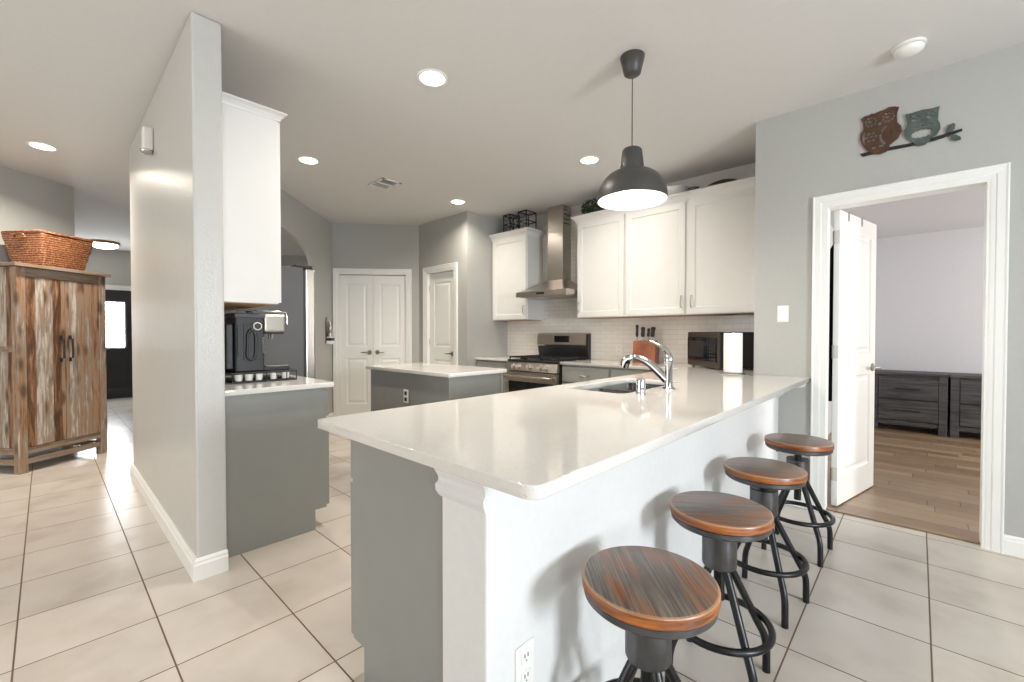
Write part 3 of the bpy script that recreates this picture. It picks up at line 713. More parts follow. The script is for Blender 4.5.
# island
isl = thing('kitchen_island', 'small grey kitchen island with a white quartz top and an outlet', 'island', (-3.22, 2.46, 0))
obj('body', bx(-.62, -.335, 0, .570, .250, ZU, bev=.002), 'cab_grey', isl)
obj('corner_trim', bx(.535, .225, .0, .576, .256, ZU - .002), 'cab_grey', isl)
obj('countertop', plate('countertop', [rounded(-.66, -.372, .615, .275, .02)], ZT - ZU, .003), 'quartz', isl).location = (0, 0, (ZT + ZU) / 2)
for k, (x0, x1) in enumerate(((-.60, -.03), (-.01, .53))):
    bm = moulded(B(), x1 - x0, .74, .018, [(.055, .055, x1 - x0 - .055, .685)], SHAKER, back=False)
    bmesh.ops.rotate(bm, verts=bm.verts, cent=(0, 0, 0), matrix=Matrix.Rotation(PI, 3, 'Z'))
    bmesh.ops.translate(bm, verts=bm.verts, vec=(x1, .268, .13)); o = obj('door', bm, 'cab_grey', isl)

# worktops
XI, XO, YE = -1.558, -0.546, 0.648      # inner edge, bar edge, near end of the peninsula
sink = rounded(-1.455, 1.98, -1.085, 2.72, .05, 4)
Lw = [(XI, YE + .02), (XI + .006, YE + .006), (XI + .02, YE)]
cr = .035
for k in range(7):
    a = math.radians(-90 + 90 * k / 6); Lw.append((XO - cr + cr * math.cos(a), YE + cr + cr * math.sin(a)))
Lw += [(XO, YO - .001), (-.9005, YO - .001), (-.9005, YR - .012), (-2.862, YR - .012), (-2.862, 3.825), (XI, 3.825)]
ct = obj('countertop', plate('countertop', [Lw, sink[::-1]], ZT - ZU, .003), 'quartz'); ct.location = (0, 0, (ZT + ZU) / 2)
tag(ct, 'large glossy white quartz counter wrapping from the peninsula bar to the range', 'countertop')
ct = obj('countertop', plate('countertop', [rounded(-4.243, 3.825, -3.625, YR - .012, .002)], ZT - ZU, .003), 'quartz'); ct.location = (0, 0, (ZT + ZU) / 2)
tag(ct, 'short white quartz counter left of the range', 'countertop')
ct = obj('countertop', plate('countertop', [rounded(-3.66, .630, -2.69, 1.243, [.015, .002, .002, .002])], ZT - ZU, .003), 'quartz'); ct.location = (0, 0, (ZT + ZU) / 2)
tag(ct, 'white quartz counter under the espresso machine', 'countertop')
# pony wall carrying the bar
pw = thing('wall_pony', 'white textured half wall under the bar counter', 'wall', kind='structure')
obj('body', bx(-.905, .700, 0, -.735, YO - .001, ZU, bev=.006, seg=2), 'wall_white', pw)
tb = B()
cprof = [(a_ * .6, b_ * .95) for a_, b_ in [(0, 0), (.022, 0), (.026, -.010), (.022, -.022), (.010, -.040), (.010, -.052), (.020, -.062), (.018, -.078), (.008, -.092), (0, -.096)]]
rows = []
for x, y, nx, ny in ((-.905, .74, -1, 0), (-.905, .700, -1, -1), (-.735, .700, 0.12, -1)):
    rows.append([tb.verts.new((x + nx * o_, y + ny * o_, ZU + z)) for o_, z in cprof])
for a, b in zip(rows, rows[1:]):
    for k in range(len(cprof)):
        l = (k + 1) % len(cprof); tb.faces.new([a[k], a[l], b[l], b[k]])
tb.faces.new(rows[0]); tb.faces.new(rows[-1][::-1])
struct('trim_6', tb, 'wall_white', 'white cap moulding around the end of the half wall', 'trim')
# bracket under the far end of the bar
bk = prism(B(), [(-.735, YO - .06, ZU), (-.56, YO - .06, ZU), (-.575, YO - .06, ZU - .035), (-.66, YO - .06, ZU - .05), (-.735, YO - .06, ZU - .13)], (0, .055, 0))
tag(obj('counter_bracket', bk, 'wall_white'), 'small white bracket under the bar counter at the owl wall', 'bracket')

# backsplash
bs = B()
box(bs, -4.243, YR - .008, ZT, -.90, YR, ZB); box(bs, -3.607, YR - .008, ZB, -2.856, YR, 2.62)
tag(obj('backsplash', bs, 'subway'), 'cream white subway tile backsplash behind the range and counters', 'backsplash', kind='structure')

# ------------------------------------------------------------------ outlets and switch
def outlet(name, label, cat, loc, rz, kind='duplex'):
    t = thing(name, label, cat, loc, rz)
    pl = bx(-.035, -.006, -.058, .035, 0, .058, bev=.003); obj('plate', pl, 'plastic_white', t)
    if kind == 'switch':
        obj('rocker', bx(-.005, -.018, -.010, .005, -.005, .012, bev=.002), 'plastic_white', t)
    else:
        for z in (-.026, .026):
            o = obj('socket', bx(-.017, -.009, z - .016, .017, -.005, z + .016, bev=.003), 'slot' if kind == 'dark' else 'plastic_white', t)
            if kind != 'dark':
                s = B()
                for x in (-.006, .006): box(s, x - .0015, -.0095, z - .001, x + .0015, -.0088, z + .009)
                cyl(s, (0, -.0095, z - .009), (0, -.0088, z - .009), .0022, None, 8); obj('slot', s, 'slot', o)
    return t
outlet('outlet', 'white outlet with dark sockets on the end of the grey island', 'outlet', (-3.232, 2.122, .679), 0, 'dark')
outlet('outlet', 'white outlet low on the white half wall beside the nearest stool', 'outlet', (-.735, .832, .362), PI / 2)
outlet('outlet', 'white outlet on the subway tile between range and knife block', 'outlet', (-2.49, YR - .008, 1.04), 0)
outlet('light_switch', 'white light switch on the grey wall left of the doorway', 'light switch', (-.713, YO, 1.362), 0, 'switch')

# ------------------------------------------------------------------ range and hood
RX, RY = -3.622, 3.80           # left edge, body front
rg = thing('gas_range', 'stainless steel gas range with black grates and five knobs', 'stove', (-3.24, RY, 0))
obj('body', bx(-.379, .02, .03, .379, .63, .90, bev=.003), 'charcoal', rg)
obj('base_panel', bx(-.375, .03, .0, .375, .60, .06), 'black', rg)
obj('cooktop', bx(-.381, -.005, .893, .381, .60, .915, bev=.004), 'black', rg)
cp = prism(B(), [(-.381, -.035, .79), (-.381, -.012, .885), (-.381, .02, .89), (-.381, .02, .79)], (.762, 0, 0)); cpo = obj('control_panel', cp, 'steel_h', rg)
for x in (-.245, -.175, -.008, .148, .222):
    k = B(); cyl(k, (x, -.018, .845), (x, -.030, .842), .029, .028, 20); cyl(k, (x, -.030, .842), (x, -.066, .835), .024, .021, 20); box(k, x - .004, -.066, .822, x + .004, -.058, .850, bev=.001)
    obj('knob', k, 'knob_metal', cpo, 40)
od = obj('oven_door', bx(-.376, -.030, .19, .376, .02, .775, bev=.004), 'steel_h', rg)
obj('window', bx(-.335, -.033, .25, .335, -.029, .665, bev=.002), 'black_gloss', od)
hb = B(); tube(hb, smooth_path([(-.33, -.03, .725), (-.33, -.075, .727), (-.30, -.085, .727), (.30, -.085, .727), (.33, -.075, .727), (.33, -.03, .725)], 5), .013, 12); obj('handle', hb, 'steel_h', od, 40)
dr = obj('drawer', bx(-.376, -.028, .065, .376, .02, .182, bev=.004), 'steel_h', rg)
gr = B()
for gx0 in (-.372, -.122, .128):
    gx1 = gx0 + .244
    for y in (.025, .565): box(gr, gx0, y - .006, .935, gx1, y + .006, .949)
    for x in (gx0 + .006, gx1 - .006): box(gr, x - .006, .025, .935, x + .006, .565, .949)
    for y in (.16, .295, .43): box(gr, gx0, y - .005, .937, gx1, y + .005, .949)
    box(gr, (gx0 + gx1) / 2 - .005, .025, .937, (gx0 + gx1) / 2 + .005, .565, .949)
    for x in (gx0 + .006, gx1 - .006):
        for y in (.03, .56): box(gr, x - .006, y - .006, .913, x + .006, y + .006, .937)
obj('grate', gr, 'cast_iron', rg)
for x, y in ((-.25, .15), (-.25, .44), (0, .295), (.25, .15), (.25, .44)): obj('burner', lathe(B(), [(0, .914), (.048, .914), (.05, .922), (.035, .930), (0, .931)], 20, (x, y, 0)), 'cast_iron', rg, 40)
obj('backguard', prism(B(), [(-.379, .60, .905), (-.379, .575, 1.05), (-.379, .575, 1.21), (-.379, .60, 1.225), (-.379, .645, 1.225), (-.379, .645, .905)], (.758, 0, 0)), 'charcoal', rg)
bp = obj('display_panel', prism(B(), [(-.381, .573, 1.065), (-.381, .558, 1.085), (-.381, .566, 1.215), (-.381, .60, 1.232), (-.381, .60, 1.065)], (.745, 0, 0)), 'steel_h', rg)
obj('display', bx(-.10, .553, 1.115, .125, .566, 1.195, bev=.003), 'black_gloss', bp)

hd = thing('range_hood', 'stainless steel chimney range hood above the gas range', 'range hood', (-3.24, YR - .008, 0))
bm = B()
x0, x1, yf = -.379, .379, -.50
def ring(z, xa, xb, y): return [bm.verts.new(p) for p in ((xa, 0, z), (xa, y, z), (xb, y, z), (xb, 0, z))]
R_ = [ring(1.665, x0, x1, yf), ring(1.725, x0, x1, yf)]
for k in range(1, 9):
    t = k / 8; e = t ** .55 if t > 0 else 0
    zz = 1.728 + (1.885 - 1.728) * (1 - (1 - t) ** .8 if t < 1 else 1); s = 1 - t
    R_.append(ring(1.728 + .152 * t ** 1.25, x0 * s + -.149 * t, x1 * s + .088 * t, yf * s + -.176 * t))
for a, b in zip(R_, R_[1:]):
    for i in range(4): bm.faces.new([a[i], a[(i + 1) % 4], b[(i + 1) % 4], b[i]])
bm.faces.new(R_[0][::-1]); bm.faces.new(R_[-1])
cano = obj('canopy', bm, 'steel_h', hd, 50)
obj('filter', box(bx(-.34, -.46, 1.659, -.01, -.06, 1.666), .01, -.46, 1.659, .34, -.06, 1.666), 'nickel', cano)
obj('button_strip', bx(-.06, yf - .003, 1.683, .06, yf, 1.707, bev=.001), 'black_gloss', cano)
chm = obj('chimney', bx(-.149, -.176, 1.87, .088, -.005, 2.345, bev=.002), 'steel', hd)
uc = obj('upper_chimney', bx(-.146, -.173, 2.34, .085, -.005, ZC - .004, bev=.002), 'steel', hd)
vt = B()
for z in (2.67, 2.72, 2.56, 2.61): box(vt, .0845, -.15, z, .0865, -.03, z + .014)
obj('vent_slot', vt, 'slot', uc)

# ------------------------------------------------------------------ sink, faucet
sk = thing('kitchen_sink', 'undermount double-bowl stainless sink set in the peninsula counter', 'sink', (-1.27, 2.35, 0))
def bowl(x0, y0, x1, y1, zt, dpt):
    bm = B(); a = rounded(x0, y0, x1, y1, .05, 4); b = rounded(x0 + .02, y0 + .02, x1 - .02, y1 - .02, .05, 4)
    n = len(a); cx, cyy = (x0 + x1) / 2, (y0 + y1) / 2
    lv = [[bm.verts.new((p[0], p[1], zt)) for p in a], [bm.verts.new((p[0] * .98 + cx * .02, p[1] * .98 + cyy * .02, zt - dpt * .8)) for p in a],
          [bm.verts.new((p[0], p[1], zt - dpt)) for p in b], [bm.verts.new((cx + (p[0] - cx) * .15, cyy + (p[1] - cyy) * .15, zt - dpt - .006)) for p in b]]
    for r0, r1 in zip(lv, lv[1:]):
        for i in range(n): bm.faces.new([r0[i], r0[(i + 1) % n], r1[(i + 1) % n], r1[i]])
    bm.faces.new(lv[-1])
    # flange
    fl = [bm.verts.new((cx + (p[0] - cx) * 1.05, cyy + (p[1] - cyy) * 1.05, zt)) for p in a]
    for i in range(n): bm.faces.new([lv[0][i], lv[0][(i + 1) % n], fl[(i + 1) % n], fl[i]])
    return bm
obj('bowl', bowl(-.185, -.365, .185, -.012, ZU - .003, .18), 'sink_steel', sk, 50)
obj('bowl', bowl(-.185, .012, .185, .365, ZU - .003, .20), 'sink_steel', sk, 50)
obj('divider', bx(-.18, -.013, ZU - .16, .18, .013, ZU - .012, bev=.006), 'sink_steel', sk)
for y in (-.19, .19):
    obj('drain', lathe(B(), [(0, .006), (.018, .004), (.035, .006), (.042, .002), (.042, -.006)], 20, (0, y, ZU - .19 if y < 0 else ZU - .21)), 'chrome', sk, 40)

fa = thing('kitchen_faucet', 'chrome single-lever kitchen faucet behind the sink', 'faucet', (-1.0, 2.333, ZT))
obj('base', lathe(B(), [(0, 0), (.036, 0), (.036, .004), (.027, .012), (.0, .012)], 24), 'chrome', fa, 40)
obj('body', lathe(B(), [(.026, .004), (.024, .03), (.022, .09), (.023, .13), (.026, .150), (.027, .162), (.024, .178), (.016, .190), (0, .194)], 24), 'chrome', fa, 60)
sp_ = smooth_path([(-.010, 0, .050), (-.05, 0, .085), (-.105, 0, .130), (-.160, 0, .158), (-.205, 0, .166), (-.240, 0, .158)], 5)
so = obj('spout', tube(B(), sp_, [.026 - .010 * (i / (len(sp_) - 1)) for i in range(len(sp_))], 14), 'chrome', fa, 60)
obj('spray_head', tube(B(), [(-.205, 0, .166), (-.240, 0, .158), (-.262, 0, .140), (-.272, 0, .108)], [.017, .024, .029, .027], 16), 'chrome', so, 60)
hp = smooth_path([(0, 0, .185), (-.018, 0, .215), (-.055, 0, .238), (-.110, 0, .262)], 5)
obj('lever', tube(B(), hp, [.020 - .014 * (i / (len(hp) - 1)) ** .6 for i in range(len(hp))], 12), 'chrome', fa, 60)
ag = thing('air_gap_cap', 'short chrome cylinder cap standing on the counter beside the sink', 'air gap', (-1.02, 2.045, ZT))
obj('body', lathe(B(), [(0, 0), (.026, 0), (.026, .006), (.023, .010), (.023, .068), (.020, .077), (.006, .081), (0, .081)], 24), 'chrome', ag, 35)

# ------------------------------------------------------------------ things on the counters
# knife block
kb = thing('knife_block', 'orange-brown wooden knife block on the back counter', 'knife block', (-2.09, 4.28, ZT), math.radians(8))
obj('body', prism(B(), [(-.115, -.055, 0), (-.115, .085, 0), (-.115, .115, .16), (-.115, .03, .235), (-.115, -.03, .225)], (.23, 0, 0)), 'orange_wood', kb)
kl = ['knife with black handle at the left of the block', 'knife with thick black handle next to the left one', 'narrow black-handled knife near the middle of the block', 'large black-handled knife at the right of the block']
for i, (x, y, z0, L, r) in enumerate(((-.085, .0, .228, .13, .022), (-.026, .0, .228, .105, .031), (.026, .015, .230, .090, .023), (.072, .0, .228, .105, .034))):
    k = thing('kitchen_knife', kl[i], 'knife', (0, 0, 0), group='knives in the wooden block')
    k.location = kb.matrix_basis @ Vector((x, y, z0)) if False else (-2.09 + x * math.cos(math.radians(8)) - y * math.sin(math.radians(8)), 4.28 + x * math.sin(math.radians(8)) + y * math.cos(math.radians(8)), ZT + z0)
    k.rotation_euler = (math.radians(-8), math.radians(2 * i - 3), math.radians(8))
    obj('blade', bx(-.003, -.014, -.004, .003, .014, .055), 'nickel', k)
    h_ = tube(B(), smooth_path([(0, 0, .045), (0, -.002, .045 + L * .3), (0, .002, .045 + L * .7), (0, -.002, .045 + L)], 4), [r * s for s in (.8, .85, .95, 1, 1, .95, .9, .9, 1, 1.05, 1.1, 1.0, .7)], 10)
    for v in h_.verts: v.co.x *= .62
    obj('handle', h_, 'black', k, 50)
# microwave, set diagonally in the corner
mw = thing('microwave', 'black and stainless countertop microwave angled in the corner', 'microwave', (-1.600, 4.185, ZT), math.atan2(-.335, .38))
MW, MD, MH = .507, .36, .315
obj('body', bx(0, .012, .014, MW, MD, MH + .005, bev=.004), 'black', mw)
obj('front_frame', bx(0, -.012, .012, MW, .014, MH + .008, bev=.006), 'steel_dark', mw)
dw = obj('door', bx(.012, -.020, .062, .365, -.010, MH - .040, bev=.004), 'black_gloss', mw)
obj('window', bx(.05, -.0215, .10, .30, -.019, MH - .075, bev=.002), 'charcoal', dw)
kp = obj('keypad', bx(.372, -.018, .062, MW - .012, -.010, MH - .040, bev=.003), 'black_gloss', mw)
bt = B()
for r_ in range(5):
    for c_ in range(3): box(bt, .385 + c_ * .036, -.0195, .078 + r_ * .030, .408 + c_ * .036, -.0178, .096 + r_ * .030)
obj('button', bt, 'charcoal', kp)
ftt = B()
for x in (.04, MW - .04):
    for y in (.03, MD - .04): cyl(ftt, (x, y, 0), (x, y, .016), .012, None, 12)
obj('foot', ftt, 'black', mw)
# paper towel
pt = thing('paper_towel_holder', 'roll of white paper towel standing on the counter by the wall corner', 'paper towel', (-1.016, 3.52, ZT))
obj('base', lathe(B(), [(0, 0), (.082, 0), (.084, .006), (.070, .012), (0, .014)], 32), 'nickel', pt, 40)
obj('roll', lathe(B(), [(.022, .016), (.062, .016), (.064, .020), (.064, .306), (.062, .310), (.022, .310), (.022, .016)], 36), 'paper', pt, 40)
obj('rod', lathe(B(), [(0, .012), (.006, .012), (.006, .318), (.010, .322), (0, .330)], 12), 'nickel', pt, 40)

# espresso machine on its pod drawer
pdw = thing('pod_drawer', 'black wire pod drawer with white cups under the espresso machine', 'drawer', (-3.02, .765, ZT))
f = B()
for z in (.004, .058): tube(f, [(0, 0, z), (0, .37, z), (-.33, .37, z), (-.33, 0, z)], .004, 8, True)
for y in (0, .06, .125, .19, .25, .31, .37): cyl(f, (0, y, .004), (0, y, .058), .003, None, 8)
obj('frame', f, 'cast_iron', pdw, 40)
obj('top_shelf', bx(-.335, -.005, .058, .004, .375, .066, bev=.002), 'black', pdw)
obj('tray', bx(-.325, .006, .003, -.006, .364, .012), 'black', pdw)
for k, y in enumerate((.018, .074, .130, .218, .288)):
    o = obj('coffee_pod', lathe(B(), [(0, 0), (.020, 0), (.0245, .034), (.026, .040), (0, .040)], 16), 'plastic_white', None, 40)
    o.location = (-3.050, .765 + y + .022, ZT + .013)
    tag(o, 'white coffee pod in the drawer, %s in the row' % ['nearest the pillar', 'second from the pillar', 'middle one', 'second from the counter front', 'nearest the counter front'][k], 'coffee pod', 'coffee pods in the wire drawer')
em = thing('espresso_machine', 'black espresso machine with a stainless brew head on the left counter', 'coffee machine', (-3.035, .785, ZT + .066))
obj('body', bx(-.25, 0, 0, 0, .165, .362, bev=.010), 'charcoal', em)
obj('side_panel', box(bx(.0, .045, .075, .006, .155, .30, bev=.002), .0, .012, .10, .006, .036, .29, bev=.002), 'black', em)
pa = B()
tube(pa, smooth_path([(.009, .065, .235), (.009, .085, .262), (.009, .108, .235), (.009, .110, .16), (.009, .106, .10), (.009, .085, .078), (.009, .062, .10), (.009, .064, .16)], 5), .009, 8, True)
obj('lever_guard', pa, 'black', em, 50)
obj('dial', box(cyl(B(), (.004, .120, .285), (.018, .120, .285), .019, None, 24), .0, .0, .0, .001, .001, .001), 'black', em, 40)
obj('dial_ring', tube(B(), [(.012, .120 + .020 * math.cos(t), .285 + .020 * math.sin(t)) for t in [2 * PI * k / 24 for k in range(24)]], .0060, 8, True), 'plastic_white', em, 50)
obj('knob', lathe(B(), [(0, 0), (.020, 0), (.020, .012), (.016, .015), (0, .015)], 20, (-.02, .085, .362)), 'black', em, 40)
hh = obj('brew_head', bx(-.20, .165, .248, -.005, .292, .362, bev=.012), 'steel_h', em)
obj('head_base', bx(-.19, .170, .236, -.02, .285, .250, bev=.004), 'black', hh)
hb = B()
for x in (-.12, -.08): cyl(hb, (x, .23, .205), (x, .23, .238), .007, .009, 10)
obj('nozzle', hb, 'chrome', hh)
obj('top_rail', tube(B(), smooth_path([(-.01, .02, .362), (-.01, .03, .380), (-.01, .27, .380), (-.01, .30, .360), (-.01, .302, .30)], 4), .005, 8), 'chrome', em, 50)
obj('steam_pipe', box(B(), .002, .146, .12, .016, .162, .215, bev=.003), 'chrome', em)
dt = obj('drip_tray', bx(-.21, .160, 0, .0, .315, .030, bev=.006), 'black', em)
obj('top_cap', bx(-.255, -.004, .335, .005, .168, .366, bev=.006), 'top_grey', em)
obj('cup_grid', bx(-.20, .175, .030, -.01, .305, .034), 'chrome', dt)
wt = obj('water_tank', bx(-.25, -.045, .02, -.02, -.002, .30, bev=.008), 'black', em)

# refrigerator: side faces the camera, door edge toward +y
fr_ = thing('refrigerator', 'dark grey refrigerator with stainless door edge at the end of the coffee counter', 'refrigerator', (-3.735, .66, 0))
obj('body', bx(-.70, 0, .02, 0, .805, 1.765, bev=.006), 'fridge_side', fr_)
obj('gasket', bx(-.69, .80, .06, -.008, .822, 1.745), 'black', fr_)
for xa, xb, nm in ((-.698, -.352, 'left'), (-.348, -.002, 'right')):
    o = obj('door', bx(xa, .818, .70, xb, .905, 1.765, bev=.016, seg=4), 'steel', fr_)
    hx = xa + .30 if nm == 'left' else xb - .30
    obj('handle', tube(B(), [(hx, .900, .85), (hx, .955, .88), (hx, .955, 1.60), (hx, .900, 1.63)], .012, 10), 'steel', o, 40)
o = obj('freezer_drawer', bx(-.698, .818, .07, -.002, .905, .69, bev=.016, seg=4), 'steel', fr_)
obj('hinge', bx(-.10, .74, 1.765, -.01, .885, 1.790, bev=.006), 'charcoal', fr_)
obj('base_grille', bx(-.68, .05, 0, -.02, .80, .06), 'black', fr_)

# small holder on the arch wall
p = aw(.215, 0)
ph = thing('wall_holder', 'narrow silver and white holder hanging on the wall left of the double doors', 'holder', (p[0], p[1], 1.08), math.atan2(-D2.y, -D2.x))
obj('backplate', prism(B(), [(-.060, -.012, 0), (.060, -.012, 0), (.060, -.012, .22), (-.01, -.012, .37), (-.035, -.012, .37), (-.060, -.012, .30)], (0, .012, 0)), 'bronze', ph)
obj('body', tube(B(), smooth_path([(0, -.045, .10), (.015, -.050, .16), (-.010, -.050, .21), (.010, -.045, .27), (-.005, -.035, .31)], 5), [.032, .034, .035, .034, .032, .030, .028, .028, .030, .031, .031, .030, .028, .026, .024, .022, .020, .018, .015, .012, .010], 14), 'nickel', ph, 60)
obj('base_box', bx(-.050, -.085, 0, .050, -.012, .10, bev=.006), 'plastic_white', ph)
obj('band', bx(-.052, -.087, .045, .052, -.011, .085, bev=.002), 'black', ph)

# motion sensor on the pillar wall
ms = thing('motion_sensor', 'small white sensor box with a grey lens high on the freestanding wall', 'sensor', (-3.73, .50, 2.485))
obj('housing', bx(-.045, -.055, -.06, .045, 0, .085, bev=.012, seg=3), 'plastic_white', ms)
obj('lens', lathe(B(), [(0, -.026), (.024, -.020), (.036, -.008), (.036, .004), (0, .006)], 20, (0, -.032, -.062)), 'nickel', ms, 50)

# ------------------------------------------------------------------ on top of the upper cabinets
TZ = ZB + UH + .066
rk = thing('wire_rack', 'black wire rack with scalloped bars on the left upper cabinet', 'rack', (-4.01, 4.135, TZ))
f = B()
W_, D_, H_ = .395, .19, .225
for xa, xb in ((0, .115), (.265, W_)):
    for z in (.008, H_ * .48, H_): tube(f, [(xa, 0, z), (xb, 0, z), (xb, D_, z), (xa, D_, z)], .0075, 8, True)
    for x in (xa, xb):
        for y in (0, D_): cyl(f, (x, y, 0), (x, y, H_), .0075, None, 8)
for y in (0, D_): tube(f, [(.115, y, .008), (.265, y, .008)], .0075, 8)
obj('frame', f, 'cast_iron', rk, 40)
f = B()
for xa, xb in ((0, .115), (.265, W_)):
    for zz in (.050, .160): tube(f, [(xa + (xb - xa) * i / 16, 0, zz + .016 * math.cos(i * PI / 8)) for i in range(17)], .0038, 6)
tube(f, [(.115 + .15 * i / 20, 0, .165 + .022 * abs(math.sin(i * PI / 10))) for i in range(21)], .0065, 6)
for k in range(3):
    tube(f, [(.115 + .05 * k, 0, .02 + .05 * (k % 2)), (.115 + .05 * (k + 1), 0, .16 - .05 * (k % 2))], .0052, 6)
    tube(f, [(.115 + .05 * k, 0, .16 - .05 * (k % 2)), (.115 + .05 * (k + 1), 0, .02 + .05 * (k % 2))], .0052, 6)
obj('wavy_bar', f, 'cast_iron', rk, 50)
obj('tray', bx(0, 0, .0, W_, D_, .012), 'black', rk)
# greenery
random.seed(3)
pl = thing('artificial_plant', 'bushy dark green plant on the upper cabinet right of the hood', 'plant', (-2.64, 4.22, TZ))
obj('pot', lathe(B(), [(0, 0), (.055, 0), (.065, .05), (.060, .05), (.055, .045), (0, .045)], 20), 'ceramic_dark', pl, 40)
f = B()
for k in range(900):
    th = random.uniform(0, 2 * PI); r = .15 * math.sqrt(random.random()); z = .02 + random.random() * (.165 - .35 * r)
    c = Vector((r * math.cos(th) * 1.15, r * math.sin(th) * .75, z)); L = random.uniform(.026, .042)
    d = Vector((math.cos(th) + random.uniform(-.6, .6), math.sin(th) + random.uniform(-.6, .6), random.uniform(-.3, 1.4))).normalized()
    s = d.cross(Vector((random.random(), random.random(), random.random()))).normalized() * L * .26; n = d.cross(s).normalized() * .003
    v = [f.verts.new(c), f.verts.new(c + d * L * .5 + s + n), f.verts.new(c + d * L), f.verts.new(c + d * L * .5 - s + n), f.verts.new(c + d * L * .5 - n)]
    f.faces.new([v[0], v[1], v[4]]); f.faces.new([v[1], v[2], v[4]]); f.faces.new([v[2], v[3], v[4]]); f.faces.new([v[3], v[0], v[4]])
obj('foliage', f, 'leaf', pl)
o = obj('serving_bowl', lathe(B(), [(0, 0), (.075, 0), (.115, .030), (.145, .085), (.150, .100), (.144, .098), (.108, .034), (.06, .008), (0, .008)], 36), 'ceramic_white', None, 40)
o.location = (-1.80, 4.28, TZ); tag(o, 'wide white serving bowl on top of the upper cabinets', 'bowl')
o = obj('small_bowl', lathe(B(), [(0, 0), (.03, 0), (.045, .025), (.055, .055), (.052, .056), (.042, .028), (.028, .006), (0, .006)], 28), 'ceramic_grey', None, 40)
o.location = (-1.575, 4.21, TZ); tag(o, 'small dark grey bowl beside the white serving bowl', 'bowl')
pf = lathe(B(), [(0, .088), (.06, .085), (.12, .066), (.17, .032), (.200, .004), (.202, 0), (.192, 0), (.165, .024), (.115, .056), (.05, .077), (0, .080)], 40)
for v in pf.verts: v.co.y *= .72
o = obj('serving_platter', pf, 'ceramic_dark', None, 50); o.location = (-1.33, 4.28, TZ)
tag(o, 'large dark oval platter lying upside down on the right upper cabinet', 'platter')

# ------------------------------------------------------------------ ceiling things
def downlight(loc, label, g='recessed ceiling lights'):
    t = thing('downlight', label, 'ceiling light', loc, group=g)
    obj('trim_ring', lathe(B(), [(.074, .0), (.075, -.006), (.087, -.008), (.094, -.003), (.094, 0), (.074, 0)], 36), 'plastic_white', t, 40)
    obj('lens', lathe(B(), [(0, -.006), (.074, -.005), (.074, .0), (0, 0)], 36), 'lens', t)
    return t
DL = [(-2.20, 1.64), (-4.05, 1.64), (-2.19, 3.37), (-4.02, 3.36)]
lb = ['recessed ceiling light nearest the camera, above the peninsula', 'recessed ceiling light left of the vent, toward the arch', 'recessed ceiling light beside the pendant lamp', 'recessed ceiling light next to the pantry wall corner']
d0 = downlight((*DL[0], ZC), lb[0])
for (x, y), l in zip(DL[1:], lb[1:]): dup(d0, (x, y, ZC), 0, l)
dup(d0, (-5.38, 0.0, ZC), 0, 'recessed ceiling light on the far left above the rustic cabinet')
for x, y in DL: area('downlight_glow', (x, y, ZC - .012), (0, 0, -1), .11, .11, 13, WARM, 'DISK', 150)
area('downlight_glow', (-5.38, 0, ZC - .012), (0, 0, -1), .11, .11, 34, WARM, 'DISK', 150)
# flush hall light
hl = thing('flush_ceiling_light', 'round flush-mounted hall light with brown rim', 'ceiling light', (-10.17, .70, ZC))
obj('rim', lathe(B(), [(.0, 0), (.20, 0), (.205, -.03), (.20, -.045), (.185, -.045), (.185, -.02)], 36), 'cab_under', hl, 40)
obj('diffuser', lathe(B(), [(.188, -.03), (.17, -.075), (.11, -.105), (0, -.118)], 36), 'lit_glass', hl, 60)
# vent
vt = thing('ceiling_vent', 'white rectangular air vent in the ceiling', 'vent', (-4.10, 2.44, ZC), math.radians(0))
f = B()
for a in ((-.15, -.11, .15, -.085), (-.15, .085, .15, .11), (-.15, -.11, -.125, .11), (.125, -.11, .15, .11), (-.012, -.11, .012, .11)): box(f, a[0], a[1], -.008, a[2], a[3], 0)
obj('frame', f, 'plastic_white', vt)
f = B()
for s_, c_ in ((-1, -.068), (1, .068)):
    for k in range(6):
        x = c_ + (k - 2.5) * .019; prism(f, [(x - .007, -.09, -.001), (x + .004 * s_ + .002, -.09, -.007), (x + .004 * s_ + .004, -.09, -.006), (x - .005, -.09, 0)], (0, .18, 0))
obj('louvre', f, 'plastic_white', vt)
obj('duct', bx(-.13, -.10, -.0015, .13, .10, -.0005), 'slot', vt)
# smoke detector
sd = thing('smoke_detector', 'round white smoke detector on the ceiling above the doorway', 'smoke detector', (-.055, 3.235, ZC))
obj('base', lathe(B(), [(0, 0), (.072, 0), (.072, -.012), (.066, -.014), (0, -.014)], 36), 'plastic_white', sd, 40)
obj('cover', lathe(B(), [(.064, -.016), (.064, -.030), (.052, -.042), (.02, -.048), (0, -.048)], 36), 'plastic_white', sd, 50)
# pendant
pn = thing('pendant_lamp', 'dark grey dome pendant lamp hanging over the peninsula', 'pendant lamp', (-1.203, 2.290, 0))
obj('canopy', lathe(B(), [(0, 2.684), (.036, 2.684), (.046, 2.692), (.068, ZC - .004), (.066, ZC), (0, ZC)], 32), 'shade_grey', pn, 40)
obj('cord', cyl(B(), (0, 0, 2.27), (0, 0, 2.665), .0028, None, 8), 'black', pn)
obj('neck', lathe(B(), [(0, 2.271), (.046, 2.269), (.055, 2.259), (.069, 2.147), (.067, 2.135), (0, 2.133)], 32), 'shade_grey', pn, 40)
pr = []
for k in range(13):
    t = k / 12 * PI / 2; pr.append((.052 + (.194 - .052) * math.sin(t) ** .92, 1.986 + .158 * math.cos(t)))
dome = pr + [(.194, 1.976), (.191, 1.976)]
sh = obj('lamp_shade', lathe(B(), dome, 48), 'shade_grey', pn, 50)
inner = [(r - .003, z - .003) for r, z in pr[::-1]]
